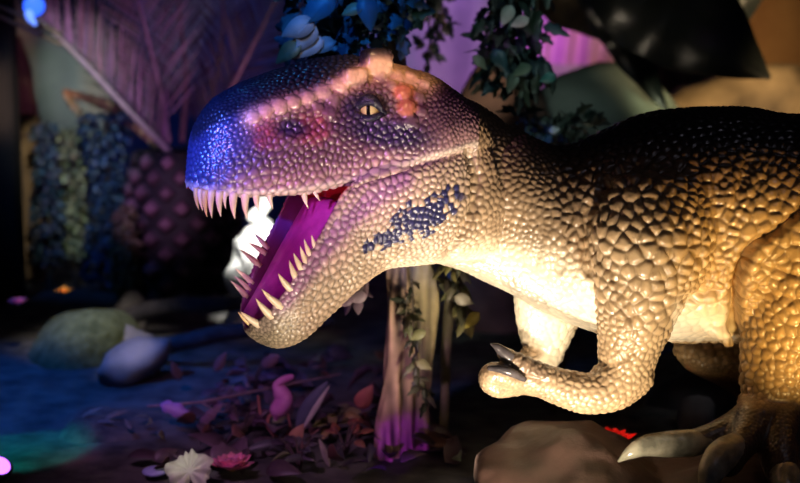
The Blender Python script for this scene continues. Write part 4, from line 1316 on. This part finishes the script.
flower('small_flower', 18, 304, 0.045, (0.75, 0.2, 0.45), 'small pink flower at the shoulder of the mossy mound', 6, 1.9)
flower('small_flower', 64, 293, 0.04, (0.85, 0.35, 0.05), 'small orange flower at the crest of the mossy mound', 6, 1.95)

# pink pitcher shaped leaf on its stalk
pp = floor_at(278, 440); Yk = pp.y
e = empty('pitcher_plant', pp, 'upright pink pitcher shaped bloom on a reddish stalk', 'plant')
V, F = tube([(276, 418, Yk, 3), (278, 411, Yk, 9, 8), (284, 400, Yk, 9.5, 9), (280, 391, Yk, 8, 7), (277, 385, Yk, 4.5, 5), (283, 380, Yk, 4, 4.5), (291, 377, Yk, 3.2, 3)], 40, 18)
mesh_obj('pitcher', V, F, mat('pink_pitcher', (0.62, 0.16, 0.50), (0.75, 0.28, 0.62), 0.5, 22, 0.4), e)
V, F = tube([(278, 440, Yk, 2.4), (268, 425, Yk, 2), (270, 415, Yk, 1.8), (277, 416, Yk, 1.8)], 16, 8)
mb = MB(); mb.add(V, F)
V, F = tube([(278, 440, Yk, 2), (262, 418, Yk, 1.6), (258, 396, Yk, 1.2)], 14, 8); mb.add(V, F)
V, F = tube([(280, 442, Yk, 2), (290, 430, Yk, 1.6), (288, 414, Yk, 1.0)], 14, 8); mb.add(V, F)
mb.build('stalk', mat('red_stalk', (0.30, 0.10, 0.10), (0.42, 0.16, 0.14), 0.6, 30), e)

def standing(px0, py0, px1, py1, wpx, Y, kind, c, label, curl=0.1, name='upright_leaf'):
    a, b = P(px0, py0, Y), P(px1, py1, Y - 0.03)
    L = (b - a).length
    V, F = blade(L, wpx * mpp(Y), kind, curl, 0.3, 14)
    M = frame(b - a, Vector((0.1, -1, 0.4)))
    pb = PB(); pb.add([M @ v for v in V], F, c)
    o = pb.build(name, m_leaf); o.location = a
    return tag(o, label, 'leaf')
standing(296, 428, 326, 383, 22, 0.62, 'lance', (0.10, 0.11, 0.17), 'long dark blade leaf standing right of the pink pitcher')
standing(302, 430, 329, 386, 7, 0.56, 'lance', (0.50, 0.45, 0.42), 'thin pale leaf edge standing along the dark blade leaf')
standing(330, 468, 320, 440, 9, 0.40, 'lance', (0.42, 0.34, 0.32), 'narrow pale dry leaf standing near the tree roots')
standing(358, 408, 372, 386, 18, 0.70, 'ovate', (0.55, 0.18, 0.14), 'coral red leaf standing left of the tree trunk')
standing(292, 442, 303, 425, 14, 0.55, 'ovate', (0.55, 0.28, 0.18), 'small orange leaf under the pink pitcher')
standing(160, 404, 196, 417, 16, 0.80, 'lobed', (0.40, 0.20, 0.50), 'bright violet lobed leaf at the end of a twig')
standing(200, 425, 222, 404, 12, 0.72, 'lobed', (0.24, 0.14, 0.22), 'dusky mauve lobed leaf beside the violet one')
standing(180, 380, 172, 362, 11, 1.2, 'ovate', (0.20, 0.13, 0.14), 'brownish leaf standing before the slanting grey rock')
standing(215, 372, 226, 352, 10, 1.2, 'ovate', (0.20, 0.12, 0.14), 'upright reddish brown leaf in the dark litter')
standing(262, 366, 278, 356, 12, 1.2, 'round', (0.22, 0.12, 0.14), 'roundish rosy leaf under the dinosaur chin')
pb = MB(); V, F = tube([(148, 406, 0.82, 1.4), (200, 402, 0.80, 1.6), (260, 390, 0.85, 1.3), (340, 374, 0.95, 0.8)], 30, 8); pb.add(V, F)
V, F = tube([(200, 402, 0.80, 1.0), (222, 412, 0.78, .8), (240, 400, 0.78, .5)], 10, 6); pb.add(V, F)
tag(pb.build('twig', mat('mauve_twig', (0.20, 0.13, 0.14), (0.3, 0.2, 0.22), 0.8, 30)), 'long thin twig stretched over the leaf litter', 'twig')

for i, (px, py, ln, lab) in enumerate([(92, 428, .07, 'pale straw scrap farthest from the pebble on the dusty hump'), (106, 434, .06, 'pale straw scrap in the thick of the dusty hump'), (118, 428, .08, 'long pale straw scrap near the crest of the dusty hump'),
                                     (128, 438, .06, 'pale straw scrap lying low on the dusty hump'), (142, 430, .07, 'pale straw scrap nearest the pale green leaf on the hump')]):
    leaf_thing('straw_scrap', px, py, ln, ln * .3, 'lobed', (0.20, 0.155, 0.125), (RNG.uniform(-1, 1), RNG.uniform(-.6, .6), 0.25), (0, -.6, 1), lab, 'leaf', None, 0.035)
kinds = [('ovate', 0.085, 0.045, (0.08, 0.05, 0.065), 'dark plum oval dead leaf among the ground litter'),
         ('lobed', 0.095, 0.075, (0.13, 0.08, 0.11), 'dull mauve lobed dead leaf among the ground litter'),
         ('lance', 0.11, 0.03, (0.07, 0.065, 0.08), 'slim slate coloured dead leaf among the ground litter'),
         ('round', 0.06, 0.055, (0.16, 0.07, 0.06), 'roundish rust coloured dead leaf among the ground litter'),
         ('ovate', 0.07, 0.04, (0.20, 0.20, 0.11), 'dull yellow green leaf among the ground litter')]
protos = []
for kd_, L, Wd, c, lab in kinds:
    V, F = blade(L, Wd, kd_, 0.3, 0.35, 9)
    V = [v - Vector((L / 2, 0, 0)) for v in V]
    pb = PB(); pb.add(V, F, c)
    o = pb.build('fallen_leaf', m_leaf)
    tag(o, lab, 'leaf', lab.split(' among')[0] + ' litter')
    protos.append(o)
first = [True] * 5
for i in range(150):
    k = int(RNG.choice(5, p=[.32, .25, .22, .12, .09]))
    px, py = RNG.uniform(140, 470), RNG.uniform(365, 482)
    if px > 380 and py < 430: continue
    if py < 380 + (260 - px) * 0.5 and px < 240: px += 90
    g = floor_at(px, py)
    o = protos[k] if first[k] else protos[k].copy()
    if not first[k]: COL.objects.link(o)
    first[k] = False
    o.location = (g.x, g.y, 0.03 + RNG.uniform(0, 0.035))
    o.rotation_euler = (RNG.uniform(-0.2, 1.2), RNG.uniform(-0.7, 0.5), RNG.uniform(0, 6.3))
    sc_ = RNG.uniform(0.7, 1.3); o.scale = (sc_, sc_, sc_)

# small dark ground plants between the leaves
for i, (px, py, h_, c, lab) in enumerate([(330, 440, 0.10, (0.26, 0.22, 0.08), 'small yellow green seedling left of the tree roots'),
                                          (345, 455, 0.09, (0.30, 0.10, 0.07), 'small rusty red seedling left of the tree roots'),
                                          (240, 440, 0.10, (0.10, 0.06, 0.10), 'dark plum ground plant behind the pink flower'),
                                          (300, 470, 0.09, (0.09, 0.07, 0.10), 'slate coloured ground plant at the front of the litter'),
                                          (215, 415, 0.11, (0.13, 0.08, 0.13), 'dusky ground plant under the long twig'),
                                          (250, 395, 0.13, (0.09, 0.06, 0.09), 'dim ground plant in the gloom under the dinosaur chin')]):
    g = floor_at(px, py)
    e = empty('ground_plant', g, lab, 'plant')
    pb = PB(); mb = MB()
    for q in range(5):
        a = RNG.uniform(0, 6.28); tip = g + Vector((math.cos(a) * h_ * .6, math.sin(a) * h_ * .6, h_ * RNG.uniform(.6, 1.1)))
        V, F = tube_world([(g.x, g.y, 0, .003, .003), ((g.x + tip.x) / 2, (g.y + tip.y) / 2, tip.z * .7, .0025, .0025), (tip.x, tip.y, tip.z, .0015, .0015)], 8, 6); mb.add(V, F)
        for _ in range(3):
            V, F = blade(h_ * .5, h_ * .3, 'ovate', .2, .3, 7)
            M = frame(Vector((math.cos(a), math.sin(a), 0.2)) + rv(.6), Vector((0, -.5, 1)) + rv(.4))
            w = tip.lerp(g, RNG.uniform(0, .45)); pb.add([M @ v + w for v in V], F, vary(c, .4))
    mb.build('stem', mat('plant_stem', (0.08, 0.05, 0.05), None, 0.8, 20), e)
    pb.build('foliage', m_leaf, e)
